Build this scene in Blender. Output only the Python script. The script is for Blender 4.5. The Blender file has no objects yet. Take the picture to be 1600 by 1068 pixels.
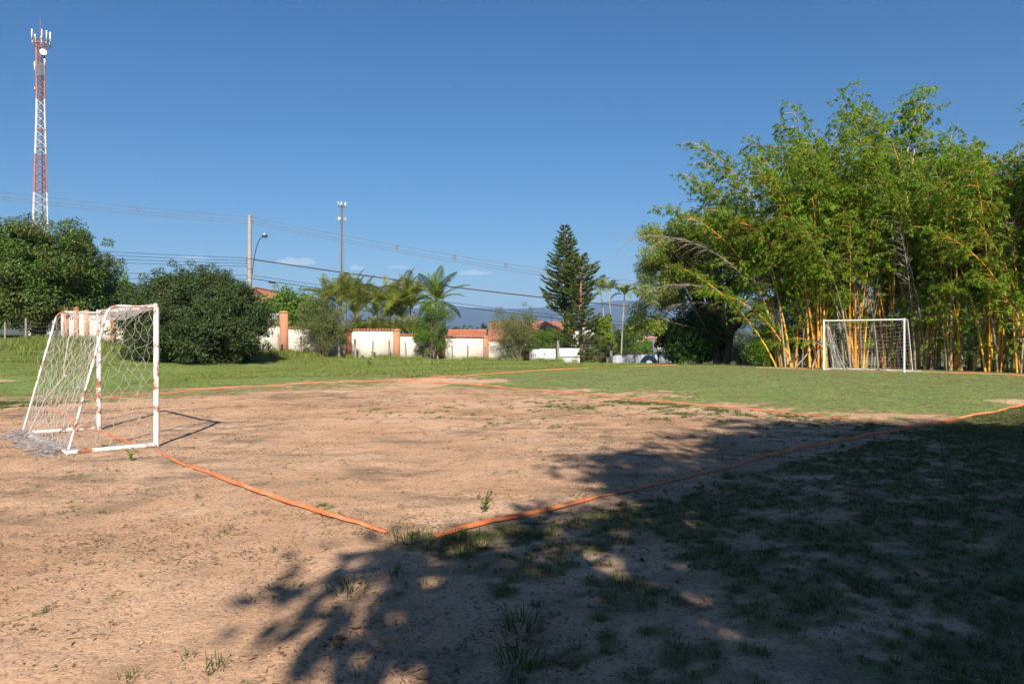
import bpy, math, random
import numpy as np
from mathutils import Vector, Matrix

# ------------------------------------------------------------------ camera, sky, sun, exposure
SC = bpy.context.scene
COL = SC.collection
CAMH, F = 1.55, 1120.0
cam_d = bpy.data.cameras.new('camera')
cam_d.sensor_width = 36.0
cam_d.lens = F / 1600 * 36
cam_d.clip_start, cam_d.clip_end = 0.05, 40000
cam = bpy.data.objects.new('camera', cam_d)
COL.objects.link(cam)
cam.location = (0, 0, CAMH)
cam.rotation_euler = (math.radians(90), 0, 0)
SC.camera = cam

SUN_EL = math.radians(34.0)
SUN_AZ = np.array([0.10, -0.995])            # horizontal direction towards the sun (behind the camera)
world = bpy.data.worlds.new('World')
SC.world = world
world.use_nodes = True
wn = world.node_tree
sky = wn.nodes.new('ShaderNodeTexSky')
sky.sky_type = 'NISHITA'
sky.sun_disc = False
sky.sun_elevation = SUN_EL
sky.sun_rotation = math.radians(180 - 5.7)
sky.altitude = 600
sky.air_density = 1.3
sky.dust_density = 1.0
sky.ozone_density = 8.0
sat = wn.nodes.new('ShaderNodeHueSaturation')
sat.inputs['Saturation'].default_value = 1.14
wn.links.new(sky.outputs[0], sat.inputs['Color'])
wn.links.new(sat.outputs[0], wn.nodes['Background'].inputs[0])
wn.nodes['Background'].inputs[1].default_value = 0.051

sun_d = bpy.data.lights.new('sun', 'SUN')
sun_d.energy = 5.0
sun_d.angle = math.radians(0.53)
sun_d.color = (1.0, 0.92, 0.80)
sun = bpy.data.objects.new('sun', sun_d)
COL.objects.link(sun)
_d = Vector((-SUN_AZ[0] * math.cos(SUN_EL), -SUN_AZ[1] * math.cos(SUN_EL), -math.sin(SUN_EL)))
sun.rotation_euler = _d.to_track_quat('-Z', 'Y').to_euler()
sun.location = (5, -30, 40)

vs = SC.view_settings
vs.view_transform = 'Standard'
vs.look = 'None'
vs.exposure = 0.93
vs.gamma = 1
vs.use_curve_mapping = False
cy = SC.cycles
cy.max_bounces = 4
cy.diffuse_bounces = 2
cy.glossy_bounces = 2
cy.transmission_bounces = 3
cy.transparent_max_bounces = 6
cy.volume_bounces = 0
cy.caustics_reflective = False
cy.caustics_refractive = False
cy.use_denoising = True
cy.adaptive_threshold = 0.02
cy.adaptive_min_samples = 24

# ------------------------------------------------------------------ helpers
rng = np.random.default_rng(7)

def PX(px, Y):                      # world X of a column of the picture at distance Y
    return (px - 800) / F * Y

def PZ(py, Y):
    return CAMH + (534 - py) / F * Y

def sstep(a, b, x):
    t = np.clip((np.asarray(x, float) - a) / (b - a), 0, 1)
    return t * t * (3 - 2 * t)

def _hash(ix, iy, seed):
    h = (ix.astype(np.int64) * 374761393 + iy.astype(np.int64) * 668265263 + seed * 1442695040888963) & 0x7fffffff
    h = ((h ^ (h >> 13)) * 1274126177) & 0x7fffffff
    return ((h ^ (h >> 16)) & 0xffff) / 65535.0

def vnoise(x, y, seed=0):
    x = np.asarray(x, float); y = np.asarray(y, float)
    ix = np.floor(x); iy = np.floor(y)
    fx = x - ix; fy = y - iy
    fx = fx * fx * (3 - 2 * fx); fy = fy * fy * (3 - 2 * fy)
    ix = ix.astype(np.int64); iy = iy.astype(np.int64)
    a = _hash(ix, iy, seed); b = _hash(ix + 1, iy, seed)
    c = _hash(ix, iy + 1, seed); d = _hash(ix + 1, iy + 1, seed)
    return (a * (1 - fx) + b * fx) * (1 - fy) + (c * (1 - fx) + d * fx) * fy

def fbm(x, y, seed=0, octv=4, gain=0.5):
    s = 0; a = 1; t = 0
    for k in range(octv):
        s = s + a * vnoise(x * 2 ** k + 17.3 * k, y * 2 ** k - 9.1 * k, seed + k)
        t += a; a *= gain
    return s / t

class Geo:                                # collects geometry for ONE mesh
    def __init__(self):
        self.v = []; self.f = []; self.n = 0; self.m = []
    def add(self, v, f, mat=0):
        v = np.asarray(v, float).reshape(-1, 3)
        f = np.asarray(f, np.int64)
        self.v.append(v); self.f.append(f + self.n); self.m.append(np.full(len(f), mat, np.int32))
        self.n += len(v)
        return self
    def tube(self, path, r, sides=6, mat=0, cap=True):
        p = np.asarray(path, float)
        n = len(p)
        r = np.broadcast_to(np.asarray(r, float), (n,))
        t = np.gradient(p, axis=0)
        t /= np.linalg.norm(t, axis=1)[:, None] + 1e-12
        ref = np.where(np.abs(t[:, 2:3]) > 0.9, np.array([[1., 0, 0]]), np.array([[0, 0, 1.]]))
        if np.abs(t[:, 2]).max() > 0.9 and np.abs(t[:, 2]).min() < 0.9:
            ref = np.tile(np.array([[0.13, 0.97, 0.2]]), (n, 1))
        a = np.cross(t, ref); a /= np.linalg.norm(a, axis=1)[:, None] + 1e-12
        b = np.cross(t, a)
        th = np.linspace(0, 2 * math.pi, sides, endpoint=False)
        v = p[:, None] + r[:, None, None] * (np.cos(th)[None, :, None] * a[:, None] + np.sin(th)[None, :, None] * b[:, None])
        i = np.arange(n - 1)[:, None] * sides; j = np.arange(sides)[None]
        k = (j + 1) % sides
        f = np.stack([i + j, i + k, i + sides + k, i + sides + j], -1).reshape(-1, 4)
        base = self.n
        self.add(v.reshape(-1, 3), f, mat)
        if cap and sides in (3, 4):
            pass
        if cap:
            c = np.array([p[0], p[-1]])
            fr = [[0 * sides + j2, 0 * sides + (j2 + 1) % sides] for j2 in range(sides)]
            nb = self.n
            vv = np.concatenate([v[0], v[-1], c])
            f1 = [[(j2 + 1) % sides, j2, 2 * sides] for j2 in range(sides)]
            f2 = [[sides + j2, sides + (j2 + 1) % sides, 2 * sides + 1] for j2 in range(sides)]
            self.add(vv, f1 + f2, mat)
        return self
    def box(self, c, s, rz=0.0, mat=0, taper=1.0):
        x, y, z = [q / 2 for q in s]
        v = np.array([[-x, -y, -z], [x, -y, -z], [x, y, -z], [-x, y, -z],
                      [-x * taper, -y * taper, z], [x * taper, -y * taper, z], [x * taper, y * taper, z], [-x * taper, y * taper, z]])
        R = np.array([[math.cos(rz), -math.sin(rz), 0], [math.sin(rz), math.cos(rz), 0], [0, 0, 1]])
        v = v @ R.T + np.asarray(c, float)
        self.add(v, [[0, 3, 2, 1], [4, 5, 6, 7], [0, 1, 5, 4], [1, 2, 6, 5], [2, 3, 7, 6], [3, 0, 4, 7]], mat)
        return self
    def leaves(self, c, d, nrm, L, W, mat=0, bend=0.0):
        """rhombic leaves at c, pointing along d, roughly facing nrm"""
        c = np.asarray(c, float); n = len(c)
        d = d / (np.linalg.norm(d, axis=1)[:, None] + 1e-9)
        s = np.cross(d, nrm); s /= np.linalg.norm(s, axis=1)[:, None] + 1e-9
        up = np.cross(s, d)
        L = np.broadcast_to(np.asarray(L, float), (n,))[:, None]; W = np.broadcast_to(np.asarray(W, float), (n,))[:, None]
        v = np.stack([c, c + d * L * .45 + s * W * .5, c + d * L - up * L * bend, c + d * L * .45 - s * W * .5], 1).reshape(-1, 3)
        f = np.arange(n * 4).reshape(-1, 4)
        self.add(v, f, mat)
        return self
    def mesh(self, name, mats, smooth=False):
        me = bpy.data.meshes.new(name)
        V = np.concatenate(self.v).astype(np.float32)
        me.vertices.add(len(V)); me.vertices.foreach_set('co', V.ravel())
        sizes = np.concatenate([np.full(len(f), f.shape[1], np.int32) for f in self.f])
        loops = np.concatenate([f.ravel() for f in self.f]).astype(np.int32)
        me.loops.add(len(loops)); me.loops.foreach_set('vertex_index', loops)
        me.polygons.add(len(sizes))
        st = np.concatenate([[0], np.cumsum(sizes)[:-1]]).astype(np.int32)
        me.polygons.foreach_set('loop_start', st)
        me.polygons.foreach_set('material_index', np.concatenate(self.m))
        if smooth:
            me.polygons.foreach_set('use_smooth', np.ones(len(sizes), bool))
        for m in (mats if isinstance(mats, (list, tuple)) else [mats]):
            me.materials.append(m)
        me.update(calc_edges=True)
        me.validate()
        return me
    def obj(self, name, mats, parent=None, smooth=False):
        return link(name, self.mesh(name, mats, smooth), parent)

def link(name, data, parent=None, loc=None):
    o = bpy.data.objects.new(name, data)
    COL.objects.link(o)
    if parent is not None:
        o.parent = parent
    if loc is not None:
        o.location = loc
    return o

def tag(o, label, cat, group=None, kind=None):
    o['label'] = label
    if cat: o['category'] = cat
    if group: o['group'] = group
    if kind: o['kind'] = kind
    return o

def thing(name, label, cat, loc=(0, 0, 0), rz=0.0, group=None):
    o = bpy.data.objects.new(name, None)
    COL.objects.link(o)
    o.empty_display_size = 0.2
    o.location = loc
    o.rotation_euler = (0, 0, rz)
    return tag(o, label, cat, group)

def rand_dirs(n, r=rng):
    v = r.normal(size=(n, 3))
    return v / np.linalg.norm(v, axis=1)[:, None]

def bez(p0, p1, p2, n=8):
    t = np.linspace(0, 1, n)[:, None]
    return (1 - t) ** 2 * np.asarray(p0, float) + 2 * t * (1 - t) * np.asarray(p1, float) + t * t * np.asarray(p2, float)

# ------------------------------------------------------------------ materials
K = 0.85                                  # all colours were picked a little bright
def dim(c):
    return tuple(q * K for q in c)

def nmat(name):
    m = bpy.data.materials.new(name)
    m.use_nodes = True
    nt = m.node_tree
    return m, nt, nt.nodes, nt.links, nt.nodes['Principled BSDF']

def ramp(nodes, stops, interp='LINEAR'):
    r = nodes.new('ShaderNodeValToRGB')
    r.color_ramp.interpolation = interp
    e = r.color_ramp.elements
    while len(e) < len(stops): e.new(0.5)
    for k, (p, c) in enumerate(stops):
        e[k].position = p; e[k].color = (*c, 1)
    return r

def mixc(nodes, links, fac, a, b, mode='MIX'):
    m = nodes.new('ShaderNodeMix'); m.data_type = 'RGBA'; m.blend_type = mode
    for sock, v in ((m.inputs[0], fac), (m.inputs[6], a), (m.inputs[7], b)):
        if isinstance(v, (int, float)): sock.default_value = v
        elif isinstance(v, tuple): sock.default_value = (*v, 1)
        else: links.new(v, sock)
    return m.outputs[2]

def noise(nodes, links, scale, detail=4, rough=.55, vec=None, w=None):
    n = nodes.new('ShaderNodeTexNoise')
    n.inputs['Scale'].default_value = scale
    n.inputs['Detail'].default_value = detail
    n.inputs['Roughness'].default_value = rough
    if vec is not None: links.new(vec, n.inputs['Vector'])
    return n

def leaf_mat(name, cols, trans=0.35, gloss=0.45, clump_scale=0.5, clump_cols=None, boost=1.0):
    """cols: leaf colours spread at random over the leaves; clump_cols: (colour, amount) tint by broad patches of the crown"""
    m, nt, N, L, b = nmat(name)
    g = N.new('ShaderNodeNewGeometry')
    oi = N.new('ShaderNodeObjectInfo')
    ad = N.new('ShaderNodeMath'); ad.operation = 'ADD'
    L.new(g.outputs['Random Per Island'], ad.inputs[0]); L.new(oi.outputs['Random'], ad.inputs[1])
    fr = N.new('ShaderNodeMath'); fr.operation = 'FRACT'; L.new(ad.outputs[0], fr.inputs[0])
    r = ramp(N, [(i / max(1, len(cols) - 1), tuple(q * boost * K for q in c)) for i, c in enumerate(cols)])
    L.new(fr.outputs[0], r.inputs[0])
    col = r.outputs[0]
    if clump_cols:
        tc = N.new('ShaderNodeTexCoord')
        nz = noise(N, L, clump_scale, 3, .5, tc.outputs['Object'])
        rr = ramp(N, [(.45, (0, 0, 0)), (.62, (1, 1, 1))])
        L.new(nz.outputs[0], rr.inputs[0])
        mm = N.new('ShaderNodeMath'); mm.operation = 'MULTIPLY'; mm.inputs[1].default_value = clump_cols[1]
        L.new(rr.outputs[0], mm.inputs[0])
        col = mixc(N, L, mm.outputs[0], col, dim(clump_cols[0]))
    L.new(col, b.inputs['Base Color'])
    b.inputs['Roughness'].default_value = gloss
    b.inputs['Specular IOR Level'].default_value = 0.12
    tr = N.new('ShaderNodeBsdfTranslucent')
    hs = N.new('ShaderNodeHueSaturation'); hs.inputs['Value'].default_value = 1.3; hs.inputs['Hue'].default_value = .485
    L.new(col, hs.inputs['Color']); L.new(hs.outputs[0], tr.inputs[0])
    mx = N.new('ShaderNodeMixShader'); mx.inputs[0].default_value = trans
    L.new(b.outputs[0], mx.inputs[1]); L.new(tr.outputs[0], mx.inputs[2])
    L.new(mx.outputs[0], N['Material Output'].inputs[0])
    return m

def surf(name, c1, c2, scale=6, rough=.85, bump=.3, bscale=None, stain=None, stretch=None, spec=.3, metal=0):
    """two-tone weathered surface with fine relief; stain = (colour, threshold, scale) adds blotches"""
    m, nt, N, L, b = nmat(name)
    tc = N.new('ShaderNodeTexCoord')
    vec = tc.outputs['Object']
    if stretch:
        mp = N.new('ShaderNodeMapping'); mp.inputs['Scale'].default_value = stretch
        L.new(vec, mp.inputs[0]); vec = mp.outputs[0]
    n1 = noise(N, L, scale, 6, .6, vec)
    r = ramp(N, [(.32, dim(c1)), (.68, dim(c2))]); L.new(n1.outputs[0], r.inputs[0])
    col = r.outputs[0]
    if stain:
        n2 = noise(N, L, stain[2], 7, .65, vec)
        r2 = ramp(N, [(stain[1], (0, 0, 0)), (stain[1] + .07, (1, 1, 1))]); L.new(n2.outputs[0], r2.inputs[0])
        col = mixc(N, L, r2.outputs[0], col, dim(stain[0]))
    L.new(col, b.inputs['Base Color'])
    b.inputs['Roughness'].default_value = rough
    b.inputs['Specular IOR Level'].default_value = spec
    b.inputs['Metallic'].default_value = metal
    if bump:
        n3 = noise(N, L, bscale or scale * 5, 5, .6, vec)
        bp = N.new('ShaderNodeBump'); bp.inputs['Strength'].default_value = bump; bp.inputs['Distance'].default_value = .02
        L.new(n3.outputs[0], bp.inputs['Height']); L.new(bp.outputs[0], b.inputs['Normal'])
    return m

M = {}
M['bark'] = surf('bark', (.10, .075, .055), (.22, .17, .13), 5, .95, .8, 22, stretch=(1, 1, .25))
M['bark_pale'] = surf('bark_pale', (.25, .20, .16), (.42, .36, .30), 5, .95, .5, 22, stretch=(1, 1, .25))
M['bark_red'] = surf('bark_red', (.20, .11, .07), (.34, .21, .14), 5, .95, .6, 22, stretch=(1, 1, .3))
M['twig_grey'] = surf('twig_grey', (.21, .17, .14), (.33, .28, .23), 4, .9, .2)
M['white_paint'] = surf('rusted_white_paint', (.74, .71, .68), (.82, .80, .78), 3, .55, .25, 60, stain=((.33, .12, .05), .51, 4.0), spec=.4)
M['white_post'] = surf('worn_white_paint', (.70, .66, .65), (.80, .77, .76), 4, .6, .15, 50, stain=((.42, .26, .18), .66, 6))
M['net'] = surf('net_cord', (.48, .44, .42), (.62, .58, .56), 3, .9, 0)
M['net_old'] = surf('net_cord_soiled', (.30, .25, .25), (.58, .52, .52), 7, .95, 0)
M['plaster'] = surf('cream_plaster', (.62, .555, .485), (.70, .64, .57), 1.2, .9, .2, 30, stain=((.50, .43, .36), .60, .9))
M['pillar'] = surf('ochre_pillar', (.42, .19, .10), (.50, .245, .135), 2, .9, .3, 30, stain=((.36, .15, .09), .63, 2.5))
M['pillar_shaded'] = surf('shaded_pillar', (.26, .085, .045), (.36, .13, .07), 3, .9, .3, 30)  # darker red-brown pillar, with the shade of the shrubs painted in
M['tile'] = surf('clay_tile', (.34, .11, .06), (.48, .19, .105), 1.8, .9, .3, 20, stain=((.24, .12, .085), .62, 1.4))
M['tile_old'] = surf('old_clay_tile', (.24, .095, .06), (.42, .19, .12), 1.5, .92, .3, 20, stain=((.14, .09, .07), .58, 1.2))
M['wood_post'] = surf('weathered_post', (.20, .17, .155), (.38, .34, .31), 6, .95, .6, 30, stretch=(1, 1, .15))
M['wire'] = surf('wire', (.20, .19, .18), (.28, .27, .26), 5, .6, 0)
M['concrete'] = surf('pole_concrete', (.30, .26, .22), (.42, .37, .32), 3, .9, .3, 20, stain=((.20, .14, .10), .6, 2), stretch=(1, 1, .2))
M['steel'] = surf('galvanised', (.22, .23, .25), (.32, .33, .36), 2, .5, 0, spec=.5)
M['steel_dark'] = surf('dark_metal', (.035, .035, .04), (.07, .07, .075), 3, .6, 0)
M['tower_red'] = surf('tower_red', (.36, .12, .075), (.46, .18, .11), 1, .6, 0)
M['tower_white'] = surf('tower_white', (.58, .56, .55), (.68, .66, .65), 1, .6, 0, stain=((.42, .25, .18), .58, 1.2))
M['antenna'] = surf('antenna_white', (.60, .61, .62), (.68, .68, .68), 2, .5, 0)
M['black_cable'] = surf('cable', (.02, .02, .022), (.035, .035, .04), 3, .6, 0)
M['red_cable'] = surf('bundled_cable', (.06, .025, .02), (.10, .04, .035), 3, .7, 0)
M['alu_cable'] = surf('cable_aluminium', (.16, .17, .18), (.22, .23, .24), 3, .6, 0)
M['insulator'] = surf('insulator', (.22, .12, .09), (.30, .18, .14), 8, .4, 0)
M['white_sheet'] = surf('white_corrugated', (.50, .54, .61), (.58, .61, .67), 2, .5, .1, 20, stain=((.50, .52, .55), .62, 1.6))
M['white_wall'] = surf('white_wall', (.76, .75, .74), (.82, .82, .81), 1.5, .9, .1, 20)
M['dark_trim'] = surf('dark_trim', (.05, .05, .055), (.09, .09, .1), 5, .7, 0)
M['house_orange'] = surf('ochre_wall', (.55, .30, .15), (.62, .37, .2), 1, .9, .1)
M['glass'] = surf('window_glass', (.02, .025, .03), (.04, .045, .05), 1, .12, 0, spec=.6)
M['tarp'] = surf('grey_tarpaulin', (.30, .29, .29), (.50, .48, .47), 3, .8, .6, 8)
M['blue_grey'] = surf('blue_grey_paint', (.16, .20, .28), (.24, .28, .36), 2, .6, 0)
M['wall_shaded'] = surf('shade_greyed_wall', (.24, .26, .29), (.40, .42, .44), 2.2, .9, .2, 20, stain=((.13, .15, .17), .52, 1.2))  # grey tones carry the shade that lies on this white wall
M['pink_roof'] = surf('pink_tile', (.50, .22, .18), (.60, .30, .24), .4, .9, 0)
M['deadleaf'] = leaf_mat('dead_leaf', [(.16, .075, .035), (.26, .14, .07), (.33, .22, .13), (.20, .15, .12)], .15, .7)

# orange webbing
m, nt, N, L, b = nmat('orange_tape')
tc = N.new('ShaderNodeTexCoord')
n1 = noise(N, L, 2.2, 4, .6, tc.outputs['Object'])
r = ramp(N, [(.35, (.56, .12, .032)), (.7, (.66, .18, .055))]); L.new(n1.outputs[0], r.inputs[0])
n2 = noise(N, L, 3.5, 8, .75, tc.outputs['Object'])
r2 = ramp(N, [(.42, (0, 0, 0)), (.62, (.85, .85, .85))]); L.new(n2.outputs[0], r2.inputs[0])
L.new(mixc(N, L, r2.outputs[0], r.outputs[0], (.50, .26, .14)), b.inputs['Base Color'])
b.inputs['Roughness'].default_value = .75
b.inputs['Specular IOR Level'].default_value = .25
wv = N.new('ShaderNodeTexNoise'); wv.inputs['Scale'].default_value = 220
L.new(tc.outputs['Object'], wv.inputs['Vector'])
bp = N.new('ShaderNodeBump'); bp.inputs['Strength'].default_value = .3; bp.inputs['Distance'].default_value = .002
L.new(wv.outputs[0], bp.inputs['Height']); L.new(bp.outputs[0], b.inputs['Normal'])
M['tape'] = m

# bamboo culm: gold, some orange brown, some dead grey, with nodes
m, nt, N, L, b = nmat('bamboo_culm')
oi = N.new('ShaderNodeObjectInfo')
r = ramp(N, [(0, (.66, .31, .03)), (.3, (.76, .42, .06)), (.58, (.62, .24, .03)), (.74, (.42, .16, .035)), (.84, (.40, .33, .10)), (.90, (.30, .25, .20)), (1, (.36, .31, .27))])
L.new(oi.outputs['Random'], r.inputs[0])
tc = N.new('ShaderNodeTexCoord')
n1 = noise(N, L, 2.5, 5, .6, tc.outputs['Object'])
rr = ramp(N, [(.45, (0, 0, 0)), (.7, (.6, .6, .6))]); L.new(n1.outputs[0], rr.inputs[0])
L.new(mixc(N, L, rr.outputs[0], r.outputs[0], (.20, .13, .05)), b.inputs['Base Color'])
b.inputs['Roughness'].default_value = .4
M['culm'] = m
M['node_ring'] = surf('culm_node', (.12, .08, .04), (.25, .18, .09), 20, .8, 0)

M['lf_bamboo'] = leaf_mat('bamboo_leaf', [(.11, .25, .016), (.17, .34, .025), (.22, .385, .032), (.29, .41, .045), (.12, .28, .022)], .42, .5, .35, ((.29, .31, .05), .35))
M['lf_mango'] = leaf_mat('mango_leaf', [(.028, .058, .011), (.05, .092, .016), (.075, .122, .02), (.10, .14, .028)], .2, .35, .45, ((.13, .085, .04), .45), boost=1.55)
M['lf_lime'] = leaf_mat('light_green_leaf', [(.07, .14, .02), (.12, .20, .03), (.16, .24, .045)], .35, .4, boost=1.3)
M['lf_bush'] = leaf_mat('dark_bush_leaf', [(.02, .041, .012), (.035, .062, .018), (.058, .086, .026), (.046, .066, .02)], .15, .4, .6, ((.075, .065, .035), .35), boost=1.5)
M['lf_shrub'] = leaf_mat('olive_shrub_leaf', [(.065, .10, .022), (.11, .14, .035), (.16, .17, .06), (.085, .13, .03)], .3, .5, .5, ((.16, .12, .06), .4), boost=1.35)
M['lf_shrub2'] = leaf_mat('fresh_shrub_leaf', [(.06, .12, .014), (.10, .17, .02), (.145, .21, .032)], .35, .45, boost=1.25)
M['lf_palm'] = leaf_mat('palm_leaflet', [(.06, .105, .015), (.12, .175, .025), (.19, .225, .04), (.25, .21, .05)], .35, .35, .6, ((.26, .17, .06), .35), boost=1.35)
M['lf_palm2'] = leaf_mat('coconut_leaflet', [(.055, .10, .012), (.10, .16, .02), (.15, .19, .035)], .35, .35, boost=1.3)
M['lf_pine'] = leaf_mat('pine_needle', [(.022, .043, .008), (.045, .075, .012), (.075, .105, .018), (.10, .11, .03)], .15, .5, boost=1.6)
M['lf_vine'] = leaf_mat('bright_creeper', [(.13, .22, .02), (.19, .28, .03), (.26, .33, .05)], .4, .45)
M['lf_spread'] = leaf_mat('yellow_green_leaf', [(.09, .135, .018), (.15, .19, .025), (.20, .22, .04), (.08, .12, .02)], .35, .5, .3, ((.20, .165, .06), .5), boost=1.85)
M['lf_dark'] = leaf_mat('deep_green_leaf', [(.02, .055, .012), (.04, .09, .02), (.06, .12, .025)], .25, .4, boost=1.4)
M['lf_far'] = leaf_mat('far_leaf', [(.035, .06, .022), (.06, .085, .032), (.09, .11, .045)], .15, .6, boost=1.1)
M['grass'] = leaf_mat('grass_blade', [(.045, .085, .016), (.075, .125, .025), (.11, .15, .036), (.17, .155, .065), (.06, .10, .02)], .3, .55)
M['turf'] = leaf_mat('turf_blade', [(.175, .39, .085), (.225, .45, .11), (.28, .47, .145), (.40, .46, .20), (.20, .42, .10)], .25, .6)
M['meadow'] = leaf_mat('meadow_blade', [(.155, .24, .035), (.22, .31, .055), (.28, .33, .08), (.36, .34, .13)], .3, .6)
M['straw'] = leaf_mat('dry_blade', [(.22, .16, .09), (.34, .26, .15), (.16, .12, .075), (.26, .22, .11)], .2, .8)
M['litter'] = leaf_mat('litter_bits', [(.09, .06, .04), (.17, .115, .075), (.27, .19, .12), (.12, .09, .07)], .05, .9)

# ------------------------------------------------------------------ terrain
CT = np.array([
 (-12, 2, 0), (0, 2, 0), (12, 2, 0), (-20, -20, 0), (20, -20, 0), (0, -20, 0), (-30, 0, .1), (30, 0, .1),
 (-5.3, 10.6, 0), (-.8, 5.7, 0), (7, 12.4, .05), (-7.3, 12.7, 0), (-10.8, 16.4, .06), (0, 15, .05), (-3.8, 24.3, .25), (5, 22, .24),
 (14.2, 29.1, .36), (18, 25.3, .35), (11, 33, .37), (8, 37, .37), (0, 33, .34), (-8, 30, .30), (-16, 37, .45), (-16, 27, .26), (-22, 30, .6), (-20, 20, .22),
 (-25.6, 44.3, 1.5), (-20.4, 45.4, 1.1), (-15.3, 46.5, .74), (-9, 47.9, .48), (-3.5, 49.1, .28), (0, 49.8, .14), (3.2, 50.5, .02), (10, 50, -.35), (20, 45, .0), (26, 30, .3),
 (-30, 50, 1.75), (-15, 60, .4), (0, 62, -.9), (15, 62, -1.5), (-40, 40, 2.0), (-40, 70, 1.2), (0, 80, -2.2), (25, 80, -2.4), (-30, 34, 1.0), (40, 60, -1.0)], float)

def _tps(r2):
    return np.where(r2 > 1e-9, r2 * np.log(r2 + 1e-12), 0)
_n = len(CT)
_K = _tps(((CT[:, None, :2] - CT[None, :, :2]) ** 2).sum(-1)) + np.eye(_n) * 2.0
_P = np.c_[np.ones(_n), CT[:, :2]]
_A = np.block([[_K, _P], [_P.T, np.zeros((3, 3))]])
_w = np.linalg.solve(_A, np.r_[CT[:, 2], 0, 0, 0])

def _near(x, y):
    s = _w[_n] + _w[_n + 1] * x + _w[_n + 2] * y
    for i in range(_n):
        s = s + _w[i] * _tps((x - CT[i, 0]) ** 2 + (y - CT[i, 1]) ** 2)
    return s

def _far(x, y):
    d = np.sqrt(x * x + y * y)
    z = np.interp(d, [0, 60, 90, 150, 300, 500, 800, 1500, 2500, 4000, 20000], [0, -.5, -2.3, -3.5, -4.5, -3.0, 6, 22, 35, 40, 40])
    return z + sstep(150, 600, d) * (fbm(x / 260 + 3, y / 260, 31, 3) - .5) * 14 + sstep(700, 2500, d) * (fbm(x / 900, y / 900, 37, 3) - .5) * 50

def ground_z(x, y):
    x = np.asarray(x, float); y = np.asarray(y, float)
    xc = np.clip(x, -42, 42); yc = np.clip(y, -22, 82)
    zn = _near(xc, yc)
    d = np.sqrt(x * x + np.maximum(y, 0) ** 2)
    w = sstep(58, 88, d)
    w = np.where(y < 0, sstep(40, 90, np.hypot(x, y)), w)
    zf = np.where(y < 0, 0.2, _far(x, y))
    return zn * (1 - w) + zf * w

def micro(x, y):                      # trodden-earth relief, only where the camera can tell
    d = np.hypot(x, y)
    k = 1 - sstep(14, 40, d)
    return k * ((fbm(x * 1.1, y * 1.1, 51, 3) - .5) * .05 + (fbm(x * 4.5, y * 4.5, 53, 3) - .5) * .034)

def gz(x, y):
    return ground_z(x, y) + micro(np.asarray(x, float), np.asarray(y, float))

def G(x, y):
    return float(gz(np.array([x]), np.array([y]))[0])

def on_ground(px, py):                # where the sight line through a point of the photo meets the ground
    dx, dz = (px - 800) / F, (534 - py) / F
    Y = np.arange(2.5, 60, .02)
    below = CAMH + dz * Y - ground_z(dx * Y, Y)
    k = np.argmax(below <= 0) if (below <= 0).any() else int(np.argmin(below))
    return np.array([dx * Y[k], Y[k]])

# pitch coordinates: u along the near touchline, v along the goal line, from the near corner
C0 = np.array([-.80, 5.72]); EU = np.array([.761, .649]); EV = np.array([-.68, .733])
_inv = np.linalg.inv(np.stack([EU, EV], 1))
def uv(x, y):
    q = np.stack([np.asarray(x, float) - C0[0], np.asarray(y, float) - C0[1]], -1) @ _inv.T
    return q[..., 0], q[..., 1]

def cover(x, y):
    """how much of the ground is grass (0..1), how lush it is (0..1)"""
    x = np.asarray(x, float); y = np.asarray(y, float)
    u, v = uv(x, y)
    wob = (fbm(x / 2.2, y / 2.2, 71, 3) - .5)
    far = sstep(10.4, 13.2, u + wob * 6.0)
    inner = .03 + .34 * sstep(4, 11, u + wob * 4) * (1 - .65 * sstep(3, 12, v))
    c = inner * (1 - far) + far * 1.0
    lush = np.full_like(c, .55) + far * .3
    # beyond the far-left touchline: thin brown strip, then green
    lt = sstep(14.6, 15.6, v + wob * 1.5)
    thin = .62; green = sstep(17.8, 20.2, v + wob * 2.5 + .05 * np.clip(u, -5, 15))
    cl = np.maximum(thin * (1 - green) + 1.0 * green, far * lt)
    c = c * (1 - lt) + cl * lt
    lush = lush * (1 - lt) + (np.maximum(.12 + .88 * green, .85 * far)) * lt
    # bare foreground on the left, patchy grass on the right of the near touchline
    rt = sstep(.1, -.6, v + wob * .5) 
    right = .40 + .26 * sstep(0, 3.0, x + wob * 2) + .14 * sstep(4, 9, x) + .55 * sstep(7.5, 13, u + wob * 3)
    right = right * sstep(-1.9, .8, x + wob * 1.6)
    c = c * (1 - rt) + (np.clip(right, .025, 1)) * rt
    lush = lush * (1 - rt) + (.10 + .5 * sstep(9.5, 13, u)) * rt
    back = sstep(.0, -.8, u) * (1 - rt) * (1 - lt)
    c = c * (1 - back) + .03 * back
    beyond = sstep(52, 60, y)
    c = np.maximum(c, beyond)
    lush = np.maximum(lush, beyond * .8)
    # bald patches in the far turf
    for (bx, by, br) in ((16.8, 21.6, 1.3), (14.5, 18.5, .9), (-2.2, 24.0, 2.2), (12.0, 16.4, 1.1), (-18, 24.2, 1.4)):
        k = np.exp(-(((x - bx) / br) ** 2 + ((y - by) / (br * .8)) ** 2))
        c = c * (1 - .85 * sstep(.25, .7, k + wob * .5))
    # tufts along the tapes and at the corner
    for (bx, by, br, cc) in ((-.45, 5.6, .45, .75), (.1, 5.9, .4, .6), (-1.7, 6.7, .3, .5)):
        k = np.exp(-(((x - bx) / br) ** 2 + ((y - by) / br) ** 2))
        c = np.maximum(c, cc * sstep(.3, .8, k))
    n = .72 * fbm(x / .36 + 5, y / .36, 73, 4, .68) + .28 * vnoise(x / .07, y / .07, 79)
    n = np.clip((n - .28) / .44, 0, 1)
    pres = sstep(1 - c - .26, 1 - c + .26, n) * sstep(0.0, .05, c)
    pres = np.where(c > .93, np.maximum(pres, .9), pres)
    return pres, lush, c

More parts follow.
